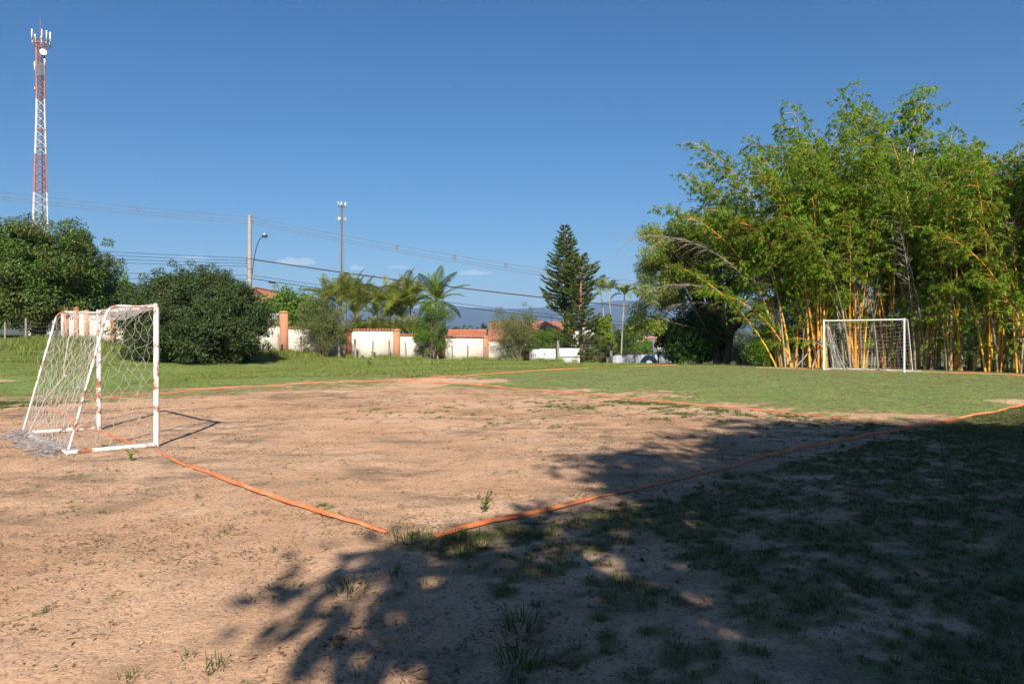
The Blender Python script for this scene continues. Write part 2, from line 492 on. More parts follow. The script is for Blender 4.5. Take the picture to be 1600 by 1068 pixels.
def axis(segs):
    out = [segs[0][0]]
    for a, b_, st in segs:
        n = max(1, int(round((b_ - a) / st)))
        out += list(a + (b_ - a) * np.arange(1, n + 1) / n)
    return np.array(out)

gy = np.concatenate([axis([(-80, 0, 8), (0, 2, .4), (2, 12, .08), (12, 22, .14), (22, 40, .3), (40, 64, .8)]), np.geomspace(66, 12000, 60)])
hx = axis([(0, 7, .1), (7, 16, .2), (16, 34, .5)])
hx = np.concatenate([hx, np.geomspace(35, 12000, 42)])
gx = np.concatenate([-hx[:0:-1], hx])
XX, YY = np.meshgrid(gx, gy)
ZZ = gz(XX.ravel(), YY.ravel())
V = np.stack([XX.ravel(), YY.ravel(), ZZ], 1)
nx, ny = len(gx), len(gy)
ii = (np.arange(ny - 1)[:, None] * nx + np.arange(nx - 1)[None]).ravel()
Fq = np.stack([ii, ii + 1, ii + nx + 1, ii + nx], 1)
pres, lush, cc = cover(V[:, 0], V[:, 1])
u_, v_ = uv(V[:, 0], V[:, 1])

m, nt, N, L, b = nmat('ground_earth_and_turf')
tc = N.new('ShaderNodeTexCoord'); ob = tc.outputs['Object']
at = N.new('ShaderNodeAttribute'); at.attribute_name = 'cover'
sep = N.new('ShaderNodeSeparateColor'); L.new(at.outputs['Color'], sep.inputs[0])
nb = noise(N, L, .28, 8, .66, ob)
r1 = ramp(N, [(.32, (.46, .275, .16)), (.48, (.585, .37, .235)), (.66, (.67, .465, .325))]); L.new(nb.outputs[0], r1.inputs[0])
mp = N.new('ShaderNodeMapping'); mp.inputs['Scale'].default_value = (.75, 1.25, 1); mp.inputs['Rotation'].default_value = (0, 0, .15)
L.new(ob, mp.inputs[0])
nl = noise(N, L, 1.3, 8, .68, mp.outputs[0])
r2 = ramp(N, [(.47, (0, 0, 0)), (.66, (.95, .95, .95))]); L.new(nl.outputs[0], r2.inputs[0])
lm = N.new('ShaderNodeMath'); lm.operation = 'MULTIPLY'; L.new(r2.outputs[0], lm.inputs[0]); L.new(sep.outputs[2], lm.inputs[1])
dirt = mixc(N, L, lm.outputs[0], r1.outputs[0], (.21, .155, .105))
nf = noise(N, L, 38, 5, .7, ob)
r3 = ramp(N, [(.30, (.50, .48, .46)), (.48, (1, 1, 1)), (.70, (1.12, 1.12, 1.1))]); L.new(nf.outputs[0], r3.inputs[0])
dirt = mixc(N, L, 1.0, dirt, r3.outputs[0], 'MULTIPLY')
ng = noise(N, L, .9, 9, .72, ob)
rg = ramp(N, [(.3, (.11, .23, .055)), (.5, (.18, .32, .08)), (.7, (.30, .36, .14))]); L.new(ng.outputs[0], rg.inputs[0])
rd = ramp(N, [(.3, (.24, .175, .10)), (.6, (.32, .26, .13)), (.8, (.27, .26, .12))]); L.new(ng.outputs[0], rd.inputs[0])
grassc = mixc(N, L, sep.outputs[1], rd.outputs[0], rg.outputs[0])
ngf = noise(N, L, 60, 4, .7, ob)
r4 = ramp(N, [(.3, (.55, .55, .55)), (.6, (1, 1, 1)), (.75, (1.2, 1.2, 1.1))]); L.new(ngf.outputs[0], r4.inputs[0])
grassc = mixc(N, L, 1.0, grassc, r4.outputs[0], 'MULTIPLY')
sm = N.new('ShaderNodeMath'); sm.operation = 'MULTIPLY_ADD'; sm.inputs[1].default_value = .5; L.new(ngf.outputs[0], sm.inputs[0])
L.new(sep.outputs[0], sm.inputs[2])
r5 = ramp(N, [(.42, (0, 0, 0)), (.95, (.92, .92, .92))]); L.new(sm.outputs[0], r5.inputs[0])
# far country: fields and woods
nw = noise(N, L, .006, 6, .6, ob)
r6 = ramp(N, [(.35, (.035, .055, .025)), (.5, (.06, .085, .035)), (.62, (.12, .14, .06)), (.7, (.17, .16, .08))]); L.new(nw.outputs[0], r6.inputs[0])
sx = N.new('ShaderNodeSeparateXYZ'); L.new(ob, sx.inputs[0])
mr = N.new('ShaderNodeMapRange'); mr.inputs[1].default_value = 90; mr.inputs[2].default_value = 220; L.new(sx.outputs[1], mr.inputs[0])
grassc = mixc(N, L, mr.outputs[0], grassc, r6.outputs[0])
L.new(mixc(N, L, 1.0, mixc(N, L, r5.outputs[0], dirt, grassc), (K, K * .975, K * .95), 'MULTIPLY'), b.inputs['Base Color'])
b.inputs['Roughness'].default_value = .95
b.inputs['Specular IOR Level'].default_value = .04
bp = N.new('ShaderNodeBump'); bp.inputs['Strength'].default_value = .45; bp.inputs['Distance'].default_value = .015
L.new(nf.outputs[0], bp.inputs['Height'])
nh = noise(N, L, 9, 6, .65, ob)
bp2 = N.new('ShaderNodeBump'); bp2.inputs['Strength'].default_value = .5; bp2.inputs['Distance'].default_value = .05
L.new(nh.outputs[0], bp2.inputs['Height']); L.new(bp.outputs[0], bp2.inputs['Normal'])
L.new(bp2.outputs[0], b.inputs['Normal'])
M['ground'] = m

g = Geo(); g.add(V, Fq)
ground = g.obj('ground', M['ground'], smooth=True)
ca = ground.data.color_attributes.new('cover', 'FLOAT_COLOR', 'POINT')
lit = .30 + .70 * sstep(.36, .56, fbm(V[:, 0] / 2.6, V[:, 1] / 2.2, 91, 4))
inside = sstep(0, 1, u_) * sstep(0, 1, v_)
rgba = np.stack([pres, lush, lit, np.ones(len(V))], 1).astype(np.float32)
ca.data.foreach_set('color', rgba.ravel())
tag(ground, 'sandy brown earth pitch and grassy field with the land beyond', None, kind='structure')

# ------------------------------------------------------------------ far hills
hill_m = surf('hill_forest', (.022, .036, .022), (.045, .062, .034), .004, .95, 0, stain=((.13, .13, .075), .60, .0022))
g = Geo()
hx_ = np.linspace(-9000, 9000, 260); hy_ = np.linspace(3600, 7600, 40)
A, B = np.meshgrid(hx_, hy_)
rise = sstep(3600, 5600, B)
H = 20 + rise * (272 + 150 * (fbm(A / 2300 + 4.2, B / 3000, 5, 5) - .5) + 60 * (fbm(A / 420, B / 420, 6, 4) - .5)) * (1 - .5 * sstep(6300, 7600, B)) 
i0 = (np.arange(39)[:, None] * 260 + np.arange(259)[None]).ravel()
g.add(np.stack([A, B, H], -1).reshape(-1, 3), np.stack([i0, i0 + 1, i0 + 261, i0 + 260], 1))
hills = g.obj('hills', hill_m, smooth=True)
tag(hills, 'long forested ridge on the horizon fading to blue', None, kind='structure')
# ------------------------------------------------------------------ boundary wall behind the pitch
WA, WB = np.array([-27.1, 44.0]), np.array([3.2, 50.5])
WD = (WB - WA) / np.linalg.norm(WB - WA)
WRZ = math.atan2(WD[1], WD[0])
WN = np.array([WD[1], -WD[0]])                 # towards the pitch
def wall_at(px):
    k = (px - 800) / F
    # WA + t (WB-WA): x = k y
    d = WB - WA
    t = (k * WA[1] - WA[0]) / (d[0] - k * d[1])
    return WA + t * d

wall = thing('boundary_wall', 'long cream plastered wall with ochre pillars and red tile coping, stepping downhill', 'wall', (WA[0], WA[1], 0))
WO = np.array([WA[0], WA[1], 0])
# (left column, right column, picture height of the top)
panels = [(96, 121, 482), (121, 137, 486), (137, 178, 489), (178, 250, 494), (250, 330, 499), (330, 438, 505), (450, 541, 511), (548, 615, 514), (624, 686, 522), (694, 755, 525), (762, 820, 530)]
def coping(g, a, b_, z, w=.38, rise=.075, step=.19, mat=0):
    """a run of half-round clay tiles laid across a wall top, falling to both sides"""
    n = max(2, int(np.linalg.norm(b_ - a) / step))
    th = np.linspace(0, math.pi, 6)
    for i in range(n):
        c = a + (b_ - a) * (i + .5) / n
        r = step * .52 * (.94 + .1 * random.random())
        for sgn in (1, -1):
            up = np.array([c[0], c[1], z + rise + .02 + .012 * random.random()]); dn = np.array([*(c + sgn * WN * w * .5), z - .02 + .015 * random.random()])
            ring = [[*(math.cos(t) * r * WD), math.sin(t) * r * .75] for t in th]
            v = np.concatenate([np.array(ring) * .85 + up, np.array(ring) + dn])
            f = [[k, k + 1, 7 + k, 6 + k] for k in range(5)]
            g.add(v, f, mat)
random.seed(3)
for (pa, pb, ty) in panels:
    a, b_ = wall_at(pa), wall_at(pb)
    mid = (a + b_) / 2
    z1 = PZ(ty, mid[1]) - .12
    z0 = min(G(*a), G(*b_)) - .25
    ln = np.linalg.norm(b_ - a)
    g = Geo(); g.box(np.array([*mid, (z0 + z1) / 2]) - WO, (ln, .15, z1 - z0), WRZ)
    p = g.obj('wall_panel', M['plaster'], wall)
    g = Geo(); coping(g, a - WO[:2], b_ - WO[:2], z1)
    q = g.obj('tile_coping', M['tile'], p)
    q['kind'] = 'stuff'
for (pc, wpx, ty, mk) in [(105, 5, 484, 0), (121, 5, 483, 0), (137, 5, 487, 0), (178, 6, 492, 0), (250, 8, 496, 0), (330, 9, 498, 0), (444, 12, 489, 0), (544.5, 9, 515, 1), (619.5, 10, 517, 0), (690, 9, 527, 1), (758.5, 8, 527, 0), (823, 7, 542, 1)]:
    c = wall_at(pc); w = wpx / F * c[1]
    z1, z0 = PZ(ty, c[1]), G(*c) - .25
    c3 = np.array([*(c + WN * .06), 0])
    g = Geo(); g.box(c3 + [0, 0, (z0 + z1) / 2] - WO, (w, .40, z1 - z0), WRZ)
    p = g.obj('pillar', M['pillar_shaded' if mk else 'pillar'], wall)
    g = Geo(); g.box(c3 + [0, 0, z1 + .035] - WO, (w * 1.18, .48, .07), WRZ); g.box(c3 + [0, 0, z1 + .10] - WO, (w * 1.0, .40, .065), WRZ, taper=.7)
    g.obj('cap', M['pillar_shaded' if mk else 'pillar'], p)
# white railing on the wall left of the tall pillar
rail = thing('railing', 'short white metal railing on top of wall beside tall ochre pillar', 'railing', (*wall_at(430), PZ(505, wall_at(430)[1]) + .02))
ro = np.array(rail.location)
for k in range(9):
    c = wall_at(414 + k * 2.9)
    g = Geo(); g.tube(np.array([[*c, ro[2]], [*c, ro[2] + .62]]) - ro, .014, 5); g.obj('bar', M['white_wall'], rail)
g = Geo(); a, b_ = wall_at(411), wall_at(438.5)
g.tube(np.array([[*a, ro[2] + .60], [*b_, ro[2] + .60]]) - ro, .018, 5); g.obj('top_rail', M['white_wall'], rail)

# ------------------------------------------------------------------ post and wire fence in front of the wall
fence = thing('wire_fence', 'old wire fence on weathered leaning posts before the cream wall', 'fence', (0, 46, 0))
FO = np.array([0, 46., 0])
random.seed(11)
posts = [(8, 503, .10), (41, 497, .12), (82, 500, .12), (101, 503, .10), (205, 508, .1), (320, 515, .1), (405, 518, .12), (436, 521, .13), (469, 525, .13), (500, 524, .12), (530, 525, .17), (556, 529, .13), (582, 531, .12), (608, 531, .12), (635, 535, .12), (658, 533, .13), (684, 534, .13), (707, 540, .11), (731, 539, .12), (758, 541, .12), (775, 543, .12), (793, 543, .13), (814, 544, .16), (873, 532, .19), (954.5, 533, .22)]
tops = []
for (pc, ty, w) in posts:
    c = wall_at(pc) + WN * (1.3 if pc < 800 else .9)
    c = np.array([PX(pc, c[1]), c[1]])
    z1, z0 = PZ(ty, c[1]), G(*c) - .3
    lean = np.array([random.uniform(-.05, .05), random.uniform(-.05, .05), 0])
    n = 6
    path = np.array([[*c, z0]]) + np.linspace(0, 1, n)[:, None] * (np.array([0, 0, z1 - z0]) + lean * (z1 - z0)) + np.array([[random.uniform(-.008, .008), random.uniform(-.008, .008), 0] for _ in range(n)])
    g = Geo(); g.tube(path - FO, np.array([1.05, 1, 1.02, .97, .95, .85]) * w * .5, 7)
    g.obj('post', M['wood_post'], fence)
    tops.append((path, z1))
for frac in (.25, .45, .65, .85):
    pts = []
    for path, z1 in tops:
        q = path[0] + (path[-1] - path[0]) * (.3 + frac * .68); q[:2] += WN * .07
        if pts:
            mid = (pts[-1] + q) / 2; mid[2] -= .03
            pts.append(mid)
        pts.append(q)
    g = Geo(); g.tube(np.array(pts) - FO, .005, 3, cap=False); g.obj('wire', M['wire'], fence)

# ------------------------------------------------------------------ white sheet gate and white panel right of the wall
def corrugated(g, a, b_, z0, z1, pitch=.11, amp=.018):
    n = int(np.linalg.norm(b_ - a) / pitch) * 4
    t = np.linspace(0, 1, n + 1)
    off = amp * np.sign(np.sin(t * n / 4 * 2 * math.pi + .4)) * np.minimum(1, np.abs(np.sin(t * n / 4 * 2 * math.pi + .4)) * 2)
    p = a + (b_ - a) * t[:, None] + off[:, None] * WN
    v = np.concatenate([np.c_[p, np.full(n + 1, z0)], np.c_[p, np.full(n + 1, z1)]])
    k = np.arange(n)
    g.add(v, np.stack([k, k + 1, n + 2 + k, n + 1 + k], 1))
    v2 = v.copy(); v2[:, :2] -= WN * .012
    g.add(v2, np.stack([k + 1, k, n + 1 + k, n + 2 + k], 1))
ga, gb = wall_at(827) + WN * .4, wall_at(866) + WN * .4
gt = thing('sheet_gate', 'white corrugated metal gate at the end of the cream wall', 'gate', (*((ga + gb) / 2), G(*((ga + gb) / 2))))
go = np.array(gt.location)
zt = PZ(545, ga[1])
gm = ga + (gb - ga) * .38
for a, b_, dz in ((ga, gm - WD * .02, -.02), (gm + WD * .02, gb, .02)):
    g = Geo(); corrugated(g, a - go[:2], b_ - go[:2], -.1, zt - go[2] + dz); g.obj('sheet', M['white_sheet'], gt)
for q in (ga, gm, gb):
    c = q - WN * .04
    g = Geo(); g.box(np.array([c[0], c[1], (zt + go[2]) / 2 - .1]) - go, (.07, .06, zt - go[2] + .25), WRZ); g.obj('gate_post', M['white_sheet'], gt)
g = Geo(); g.box(np.array([*(gm + WN * .035 + WD * .28), go[2] + .62]) - go, (.04, .03, .16), WRZ); g.obj('latch', M['steel_dark'], gt)

pa, pb = wall_at(874) + WN * .1, wall_at(903) + WN * .1
pg = thing('panel_gate', 'plain white panel gate with dark rail beside the tall post', 'gate', (*((pa + pb) / 2), G(*((pa + pb) / 2))))
po = np.array(pg.location); L_ = np.linalg.norm(pb - pa)
zt = PZ(544, pa[1]); zb = PZ(568, pa[1])
g = Geo(); g.box((0, 0, (zt + zb) / 2 - po[2]), (L_, .06, zt - zb), WRZ); g.obj('panel', M['white_wall'], pg)
g = Geo(); g.box((-WN[0] * -.05, WN[1] * .05, PZ(557.5, pa[1]) - po[2]), (L_ * .98, .05, .055), WRZ); g.obj('rail', M['dark_trim'], pg)
g = Geo(); g.box((WN[0] * .04, WN[1] * .04, zb - po[2] - .03), (L_ * 1.0, .08, .07), WRZ); g.obj('bottom_gap_strip', M['dark_trim'], pg)  # dark strip standing in for the dark gap below the panel
g = Geo(); hc = np.array([*(WD * L_ * .28 + WN * .06), PZ(563.5, pa[1]) - po[2]])
g.tube([hc - [.16, 0, -.04], hc - [.08, 0, .02], hc + [.16, 0, 0]], .022, 5); g.obj('handle', M['steel_dark'], pg)
for e in (-1, 1):
    g = Geo(); g.box(np.array([*(WD * e * (L_ / 2 + .05)), (zt - po[2]) / 2 - .1]), (.10, .10, zt - po[2] + .2), WRZ); g.obj('gate_post', M['white_wall'], pg)

# ------------------------------------------------------------------ houses
def tile_roof(g, e0, e1, r0, r1, step=.26, amp=.045, mat=0):
    """roof plane between eave e0-e1 and ridge r0-r1 with raised tile rows running down the slope"""
    e0, e1, r0, r1 = [np.asarray(q, float) for q in (e0, e1, r0, r1)]
    n = max(3, int(np.linalg.norm(e1 - e0) / step))
    nv = 7
    nrm = np.cross(e1 - e0, r0 - e0); nrm /= np.linalg.norm(nrm)
    if nrm[2] < 0: nrm = -nrm
    t = np.linspace(0, 1, n * 4 + 1); s = np.linspace(0, 1, nv)
    e = e0 + (e1 - e0) * t[:, None]; r = r0 + (r1 - r0) * t[:, None]
    wave = amp * np.abs(np.sin(t * n * math.pi))
    P = e[None] * (1 - s[:, None, None]) + r[None] * s[:, None, None] + nrm * wave[None, :, None] + nrm * (.02 * ((s * 61) % 1))[:, None, None]
    k = (np.arange(nv - 1)[:, None] * len(t) + np.arange(len(t) - 1)[None]).ravel()
    g.add(P.reshape(-1, 3), np.stack([k, k + 1, k + len(t) + 1, k + len(t)], 1), mat)

def house(name, label, x0, x1, Y, depth, zg, ze, zr, roofm, wallm, rz=0.0, windows=(), ridge_along=True, over=.35, step=.26):
    h = thing(name, label, 'house', ((x0 + x1) / 2, Y, zg), rz)
    w = (x1 - x0) / 2; e, r = ze - zg, zr - zg
    g = Geo()
    g.box((0, depth / 2, e / 2), (2 * w, depth, e))
    if ridge_along:
        for s in (-1, 1):
            g.add([[s * w, 0, e], [s * w, depth, e], [s * w, depth / 2, r - .08]], [[0, 1, 2]])
    else:
        for yy in (0, depth):
            g.add([[-w, yy, e], [w, yy, e], [0, yy, r - .08]], [[0, 1, 2]])
    g.obj('walls', wallm, h)
    g = Geo(); o = over
    if ridge_along:
        tile_roof(g, (-w - o, -o, e - o * .35), (w + o, -o, e - o * .35), (-w - o, depth / 2, r), (w + o, depth / 2, r), step)
        tile_roof(g, (w + o, depth + o, e - o * .35), (-w - o, depth + o, e - o * .35), (w + o, depth / 2, r), (-w - o, depth / 2, r), step)
        rd = [[-w - o, depth / 2, r + .03], [w + o, depth / 2, r + .03]]
    else:
        tile_roof(g, (-w - o, depth + o, e - o * .35), (-w - o, -o, e - o * .35), (0, depth + o, r), (0, -o, r), step)
        tile_roof(g, (w + o, -o, e - o * .35), (w + o, depth + o, e - o * .35), (0, -o, r), (0, depth + o, r), step)
        rd = [[0, -o, r + .03], [0, depth + o, r + .03]]
    rf = g.obj('roof', roofm, h)
    g = Geo(); n = 24
    p = np.linspace(rd[0], rd[1], n); p[:, 2] += .03 * (np.arange(n) % 2)
    g.tube(p, .11, 8); g.obj('ridge_tiles', roofm, rf)
    for (cx, cz, ww, hh) in windows:
        g = Geo(); g.box((cx, -.012, cz), (ww, .05, hh)); q = g.obj('window', M['white_wall'], h)
        g = Geo(); g.box((cx, -.03, cz), (ww * .84, .04, hh * .84)); g.obj('pane', M['glass'], q)
    return h

zg = -1.4
hA = house('tiled_house', 'low house with old red brown tiled roof behind the olive shrub', PX(768, 60), PX(890, 60), 60, 9, zg, PZ(531, 60), PZ(504, 64), M['tile_old'], M['white_wall'], windows=((-1.6, 1.5, .8, .9), (1.4, 1.5, .8, .9)))
house('lean_to', 'small red tiled outbuilding just behind the cream wall', PX(705, 53), PX(752, 53), 53, 3.0, -.5, PZ(524, 53), PZ(517.5, 54.5), M['tile'], M['plaster'])
house('white_house', 'white gabled house half hidden behind the conifer', PX(893, 63), PX(932, 63), 63, 8, -1.8, PZ(520, 63), PZ(505, 63), M['tile_old'], M['white_wall'], ridge_along=False, windows=((.5, 1.3, .7, .8),))
house('upper_house', 'ochre house gable with red tiles peeping over the dark bush', PX(376, 75), PX(421, 75), 75, 8, .3, PZ(470, 75), PZ(450, 75), M['tile'], M['house_orange'], ridge_along=False, windows=((.3, 3.6, .9, .8), (-.9, 3.6, .6, .8)))
# antenna on the old roof
an = thing('roof_antenna', 'thin metal television aerial on the old tiled roof', 'aerial', (PX(862, 63), 63, PZ(505, 63)))
g = Geo(); g.tube([(0, 0, -.3), (0, 0, .65)], .02, 5); g.obj('mast', M['bark_pale'], an)
g = Geo(); g.tube([(-.42, 0, .62), (.22, 0, .62)], .018, 5); g.obj('boom', M['bark_pale'], an)

# ------------------------------------------------------------------ things past the crest: low wall, tarpaulin heap, post, globe lamp
lw_a, lw_b = np.array([PX(958, 54), 54.]), np.array([PX(1046, 56), 56.])
lw = thing('low_wall', 'low stained white wall, shade painted in as grey, with dark coping beyond the crest', 'wall', (*((lw_a + lw_b) / 2), -1.2))
lo = np.array(lw.location); rz = math.atan2(*(lw_b - lw_a)[::-1]); ln = np.linalg.norm(lw_b - lw_a)
ztw = PZ(553.5, 55)
for k in range(4):
    c = lw_a + (lw_b - lw_a) * (k + .5) / 4
    g = Geo(); g.box(np.array([*c, (ztw - 1.2) / 2]) - lo, (ln / 4 - .004, .14, ztw + 1.2), rz); p = g.obj('wall_panel', M['wall_shaded'], lw)
    g = Geo(); g.box(np.array([*c, ztw + .035]) - lo, (ln / 4 - .004, .24, .07), rz); g.obj('coping', M['steel_dark'], p)
for k in range(5):
    c = lw_a + (lw_b - lw_a) * k / 4 + np.array([0, -.12])
    g = Geo(); g.box(np.array([*c, (ztw - 1.2) / 2 - .02]) - lo, (.2, .2, ztw + 1.24), rz); g.obj('pier', M['wall_shaded'], lw)
ht = thing('tarpaulin_heap', 'sagging grey tarpaulin over a frame in front of the low wall', 'tarpaulin', (PX(1014, 50), 50, G(PX(1014, 50), 50)))
n1, n2 = 22, 12
a = np.linspace(-1, 1, n1); c = np.linspace(-1, 1, n2); A, B = np.meshgrid(a, c)
hh = PZ(554.5, 50) - ht.location[2]
Zt = hh * np.clip(1 - .55 * np.abs(A) ** 2.4 - .35 * np.abs(B) ** 3, 0, 1) + .06 * (fbm(A * 4, B * 4, 8, 3) - .5) * hh
g = Geo(); k = (np.arange(n2 - 1)[:, None] * n1 + np.arange(n1 - 1)[None]).ravel()
top = np.stack([A * .62, B * .5, Zt], -1).reshape(-1, 3)
g.add(top, np.stack([k, k + 1, k + n1 + 1, k + n1], 1)); g.add(top - [0, 0, .01], np.stack([k + 1, k, k + n1, k + n1 + 1], 1))
g.obj('cover', M['tarp'], ht, smooth=True)
for (sx_, sy_) in ((-.52, -.42), (.52, -.42), (-.52, .42), (.52, .42)):
    g = Geo(); g.tube([(sx_, sy_, -.2), (sx_, sy_, hh * .4)], .03, 6); g.obj('leg', M['wood_post'], ht)
gl = thing('globe_lamp', 'small white globe garden lamp on dark post by the tarpaulin', 'lamp', (PX(1029, 51), 51, G(PX(1029, 51), 51)))
gzt = PZ(552.5, 51) - gl.location[2]
g = Geo(); g.tube([(0, 0, -.2), (0, 0, gzt - .1)], .05, 7); g.tube([(0, 0, gzt - .12), (0, 0, gzt - .02)], [.09, .12], 8); g.obj('post', M['steel_dark'], gl)
g = Geo(); th = np.linspace(0.02, math.pi - .02, 9)
g.tube(np.c_[np.zeros(9), np.zeros(9), gzt + .1 - .12 * np.cos(th)], .13 * np.sin(th) + .002, 12); g.obj('globe', M['antenna'], gl, smooth=True)
bp_ = thing('steel_post', 'slim blue grey post rising above the tarpaulin', 'post', (PX(1021, 53), 53, -.6))
g = Geo(); g.tube([(0, 0, 0), (0, 0, PZ(528, 53) + .6)], .09, 8); g.obj('shaft', M['blue_grey'], bp_)
g = Geo(); g.box((0, 0, .03), (.3, .3, .06)); g.obj('base_plate', M['blue_grey'], bp_)

# small far town on the slope
random.seed(5)
town = [(1003, 540, 430, 7), (1016, 539, 440, 8), (1026, 538, 455, 7), (1011, 533, 520, 8), (1023, 531, 540, 8), (1003, 531, 560, 7), (1034, 540, 470, 7)]
tl = ['pink roofed house at the lower end of the far town', 'long pink roofed house in the middle of the far town', 'pink house behind the slim post in the far town', 'rose tiled house upslope in the far town', 'highest pink roofed house of the far town', 'pale house at the upper end of the far town', 'house at the edge of the far town by the dark tree']
for (pc, py, Y, w), lb in zip(town, tl):
    x = PX(pc, Y); z0 = PZ(py, Y)
    house('far_house', lb, x - w / 2, x + w / 2, Y, 7, z0 - 4, z0, z0 + 2.6, M['pink_roof'], M['white_wall'], windows=((-1.8, 2.6, 1.2, 1.2), (1.6, 2.6, 1.2, 1.2)), over=.4, step=.8)['group'] = 'houses of the far town'

# ------------------------------------------------------------------ pylons and poles
def lattice(name, label, X, Y, zb, zt, wb, wt, bands, brace, leg_r, rz, legs_n=3, tilt=0.0):
    t = thing(name, label, 'tower', (X, Y, zb), rz)
    t.rotation_euler = (0, tilt, rz)
    H = zt - zb
    ang = [2 * math.pi * k / legs_n for k in range(legs_n)]
    W = lambda z: wb + (wt - wb) * min(1, z / (H * .8))
    nb_ = brace
    zs = np.linspace(0, H, nb_ + 1)
    def corner(k, z):
        return np.array([math.cos(ang[k]) * W(z), math.sin(ang[k]) * W(z), z])
    for (h0, h1, mt) in bands:
        sel = zs[int(round(h0 * nb_)):int(round(h1 * nb_)) + 1]
        for k in range(legs_n):
            g = Geo(); g.tube([corner(k, z) for z in sel], leg_r[k], 6); g.obj('leg', mt, t)
        g = Geo()
        for q in range(len(sel) - 1):
            for k in range(legs_n):
                k2 = (k + 1) % legs_n
                g.tube([corner(k, sel[q]), corner(k2, sel[q + 1])], .05, 3, cap=False)
                g.tube([corner(k2, sel[q]), corner(k, sel[q + 1])], .05, 3, cap=False)
                g.tube([corner(k, sel[q]), corner(k2, sel[q])], .03, 3, cap=False)
        o = g.obj('bracing', mt, t); o['kind'] = 'stuff'
    return t, H, W

Y1 = 120.0
zt1 = PZ(70, Y1); zb1 = -1.0
T1, H1, W1 = lattice('telecom_tower', 'tall red and white lattice telecom tower above the mango tree', PX(68, Y1), Y1, zb1, zt1, 2.0, .72,
    [(0, .19, M['tower_white']), (.19, .4, M['tower_red']), (.4, .52, M['tower_white']), (.52, .65, M['tower_red']), (.65, .835, M['tower_white']), (.835, 1, M['tower_red'])], 40, [.12, .14, .19], math.radians(-25), 3, -.010)
def pxh(py): return PZ(py, Y1) - zb1
px1 = Y1 / F
g = Geo(); g.tube([(-.3, 0, pxh(75)), (-.3, 0, pxh(26))], [.07, .03], 5); g.obj('spire', M['tower_red'], T1)
g = Geo(); g.tube([(0, 0, 0), (0, 0, H1 - .5)], .12, 6); g.obj('cable_ladder', M['steel_dark'], T1)
g = Geo()
for zz in (pxh(70), pxh(64)):
    th = np.linspace(0, 2 * math.pi, 17)
    g.tube(np.c_[1.35 * np.cos(th), 1.35 * np.sin(th), np.full(17, zz)], .06, 4)
    for k in range(6):
        a = k * math.pi / 3
        g.tube([(.2 * math.cos(a), .2 * math.sin(a), zz), (1.35 * math.cos(a), 1.35 * math.sin(a), zz)], .05, 4)
g.obj('platform', M['tower_red'], T1)
for k, a in enumerate(np.radians([150, 185, 205, 330, 355, 20, 270])):
    g = Geo(); c = np.array([1.55 * math.cos(a), 1.55 * math.sin(a)])
    g.box((*c, pxh(60) + .2), (.24, .14, 1.7), a); g.tube([(*(c * .93), pxh(70)), (*(c * .93), pxh(50))], .05, 5); g.obj('panel_antenna', M['antenna'], T1)
def dish(t, c, d, r, mt):
    d = np.asarray(d, float) / np.linalg.norm(d); c = np.asarray(c, float)
    g = Geo(); g.tube([c, c + d * .12, c + d * .3, c + d * .34], [r * .25, r * .7, r, r * .98], 12); g.tube([c - d * .3, c], .06, 5); g.obj('dish', mt, t)
dish(T1, (.9, -.3, pxh(84)), (1, -.6, 0), .55, M['antenna'])
dish(T1, (-.9, -.3, pxh(138)), (-.6, -1, 0), .32, M['antenna'])
for dx_ in (-1.05, 1.6):
    g = Geo(); g.box((dx_, -.5, pxh(103)), (.22, .2, 1.6)); g.obj('panel_antenna', M['antenna'], T1)
# grid reflector
gr = Geo(); gw, gh = 2.5, 1.9
cR = np.array([.75, -.9, pxh(112)])
for k in range(10):
    x = (k / 9 - .5) * gw
    gr.tube([cR + (x, .16 * (x / gw * 2) ** 2, -gh / 2), cR + (x, .16 * (x / gw * 2) ** 2, gh / 2)], .022, 4)
for k in range(12):
    z = (k / 11 - .5) * gh
    gr.tube([cR + (q * gw / 2, .16 * q * q, z) for q in np.linspace(-1, 1, 7)], .022, 4)
gr.obj('grid_reflector', M['steel'], T1)
for py in (203, 232):
    g = Geo()
    for a in range(3):
        an_ = 2 * math.pi * a / 3
        zz = pxh(py); w_ = W1(zz)
        g.tube([(math.cos(an_) * w_ * 1.25, math.sin(an_) * w_ * 1.25, zz), (math.cos(an_ + 2.09) * w_ * 1.25, math.sin(an_ + 2.09) * w_ * 1.25, zz)], .07, 4)
    g.obj('work_platform', M['tower_red'], T1)

Y2 = 230.0
T2, H2, W2 = lattice('grey_telecom_tower', 'slender grey lattice telecom tower rising behind the palms', PX(534, Y2), Y2, -3, PZ(324, Y2), 1.25, .62, [(0, 1, M['steel'])], 36, [.07, .07, .07], .5)
p2 = lambda py: PZ(py, Y2) + 3
g = Geo(); g.tube([(0, .1, 0), (0, .1, H2)], .2, 6); g.obj('cable_ladder', M['steel_dark'], T2)
g = Geo(); th = np.linspace(0, 2 * math.pi, 13)
g.tube(np.c_[1.1 * np.cos(th), 1.1 * np.sin(th), np.full(13, p2(322))], .12, 4); g.tube(np.c_[.6 * np.cos(th), .6 * np.sin(th), np.full(13, p2(321))], .15, 4); g.obj('platform', M['steel'], T2)
for a in np.radians([190, 250, 340, 20, 100]):
    g = Geo(); g.box((1.25 * math.cos(a), 1.25 * math.sin(a), p2(319)), (.24, .18, 1.3), a); g.obj('panel_antenna', M['antenna'], T2)
g = Geo(); g.tube([(.1, 0, H2), (.1, 0, H2 + 2)], .05, 5); g.obj('spire', M['steel'], T2)
for s in (-1, 1):
    dish(T2, (s * .8, -.4, p2(342)), (s * .8, -1, 0), .5, M['antenna'])

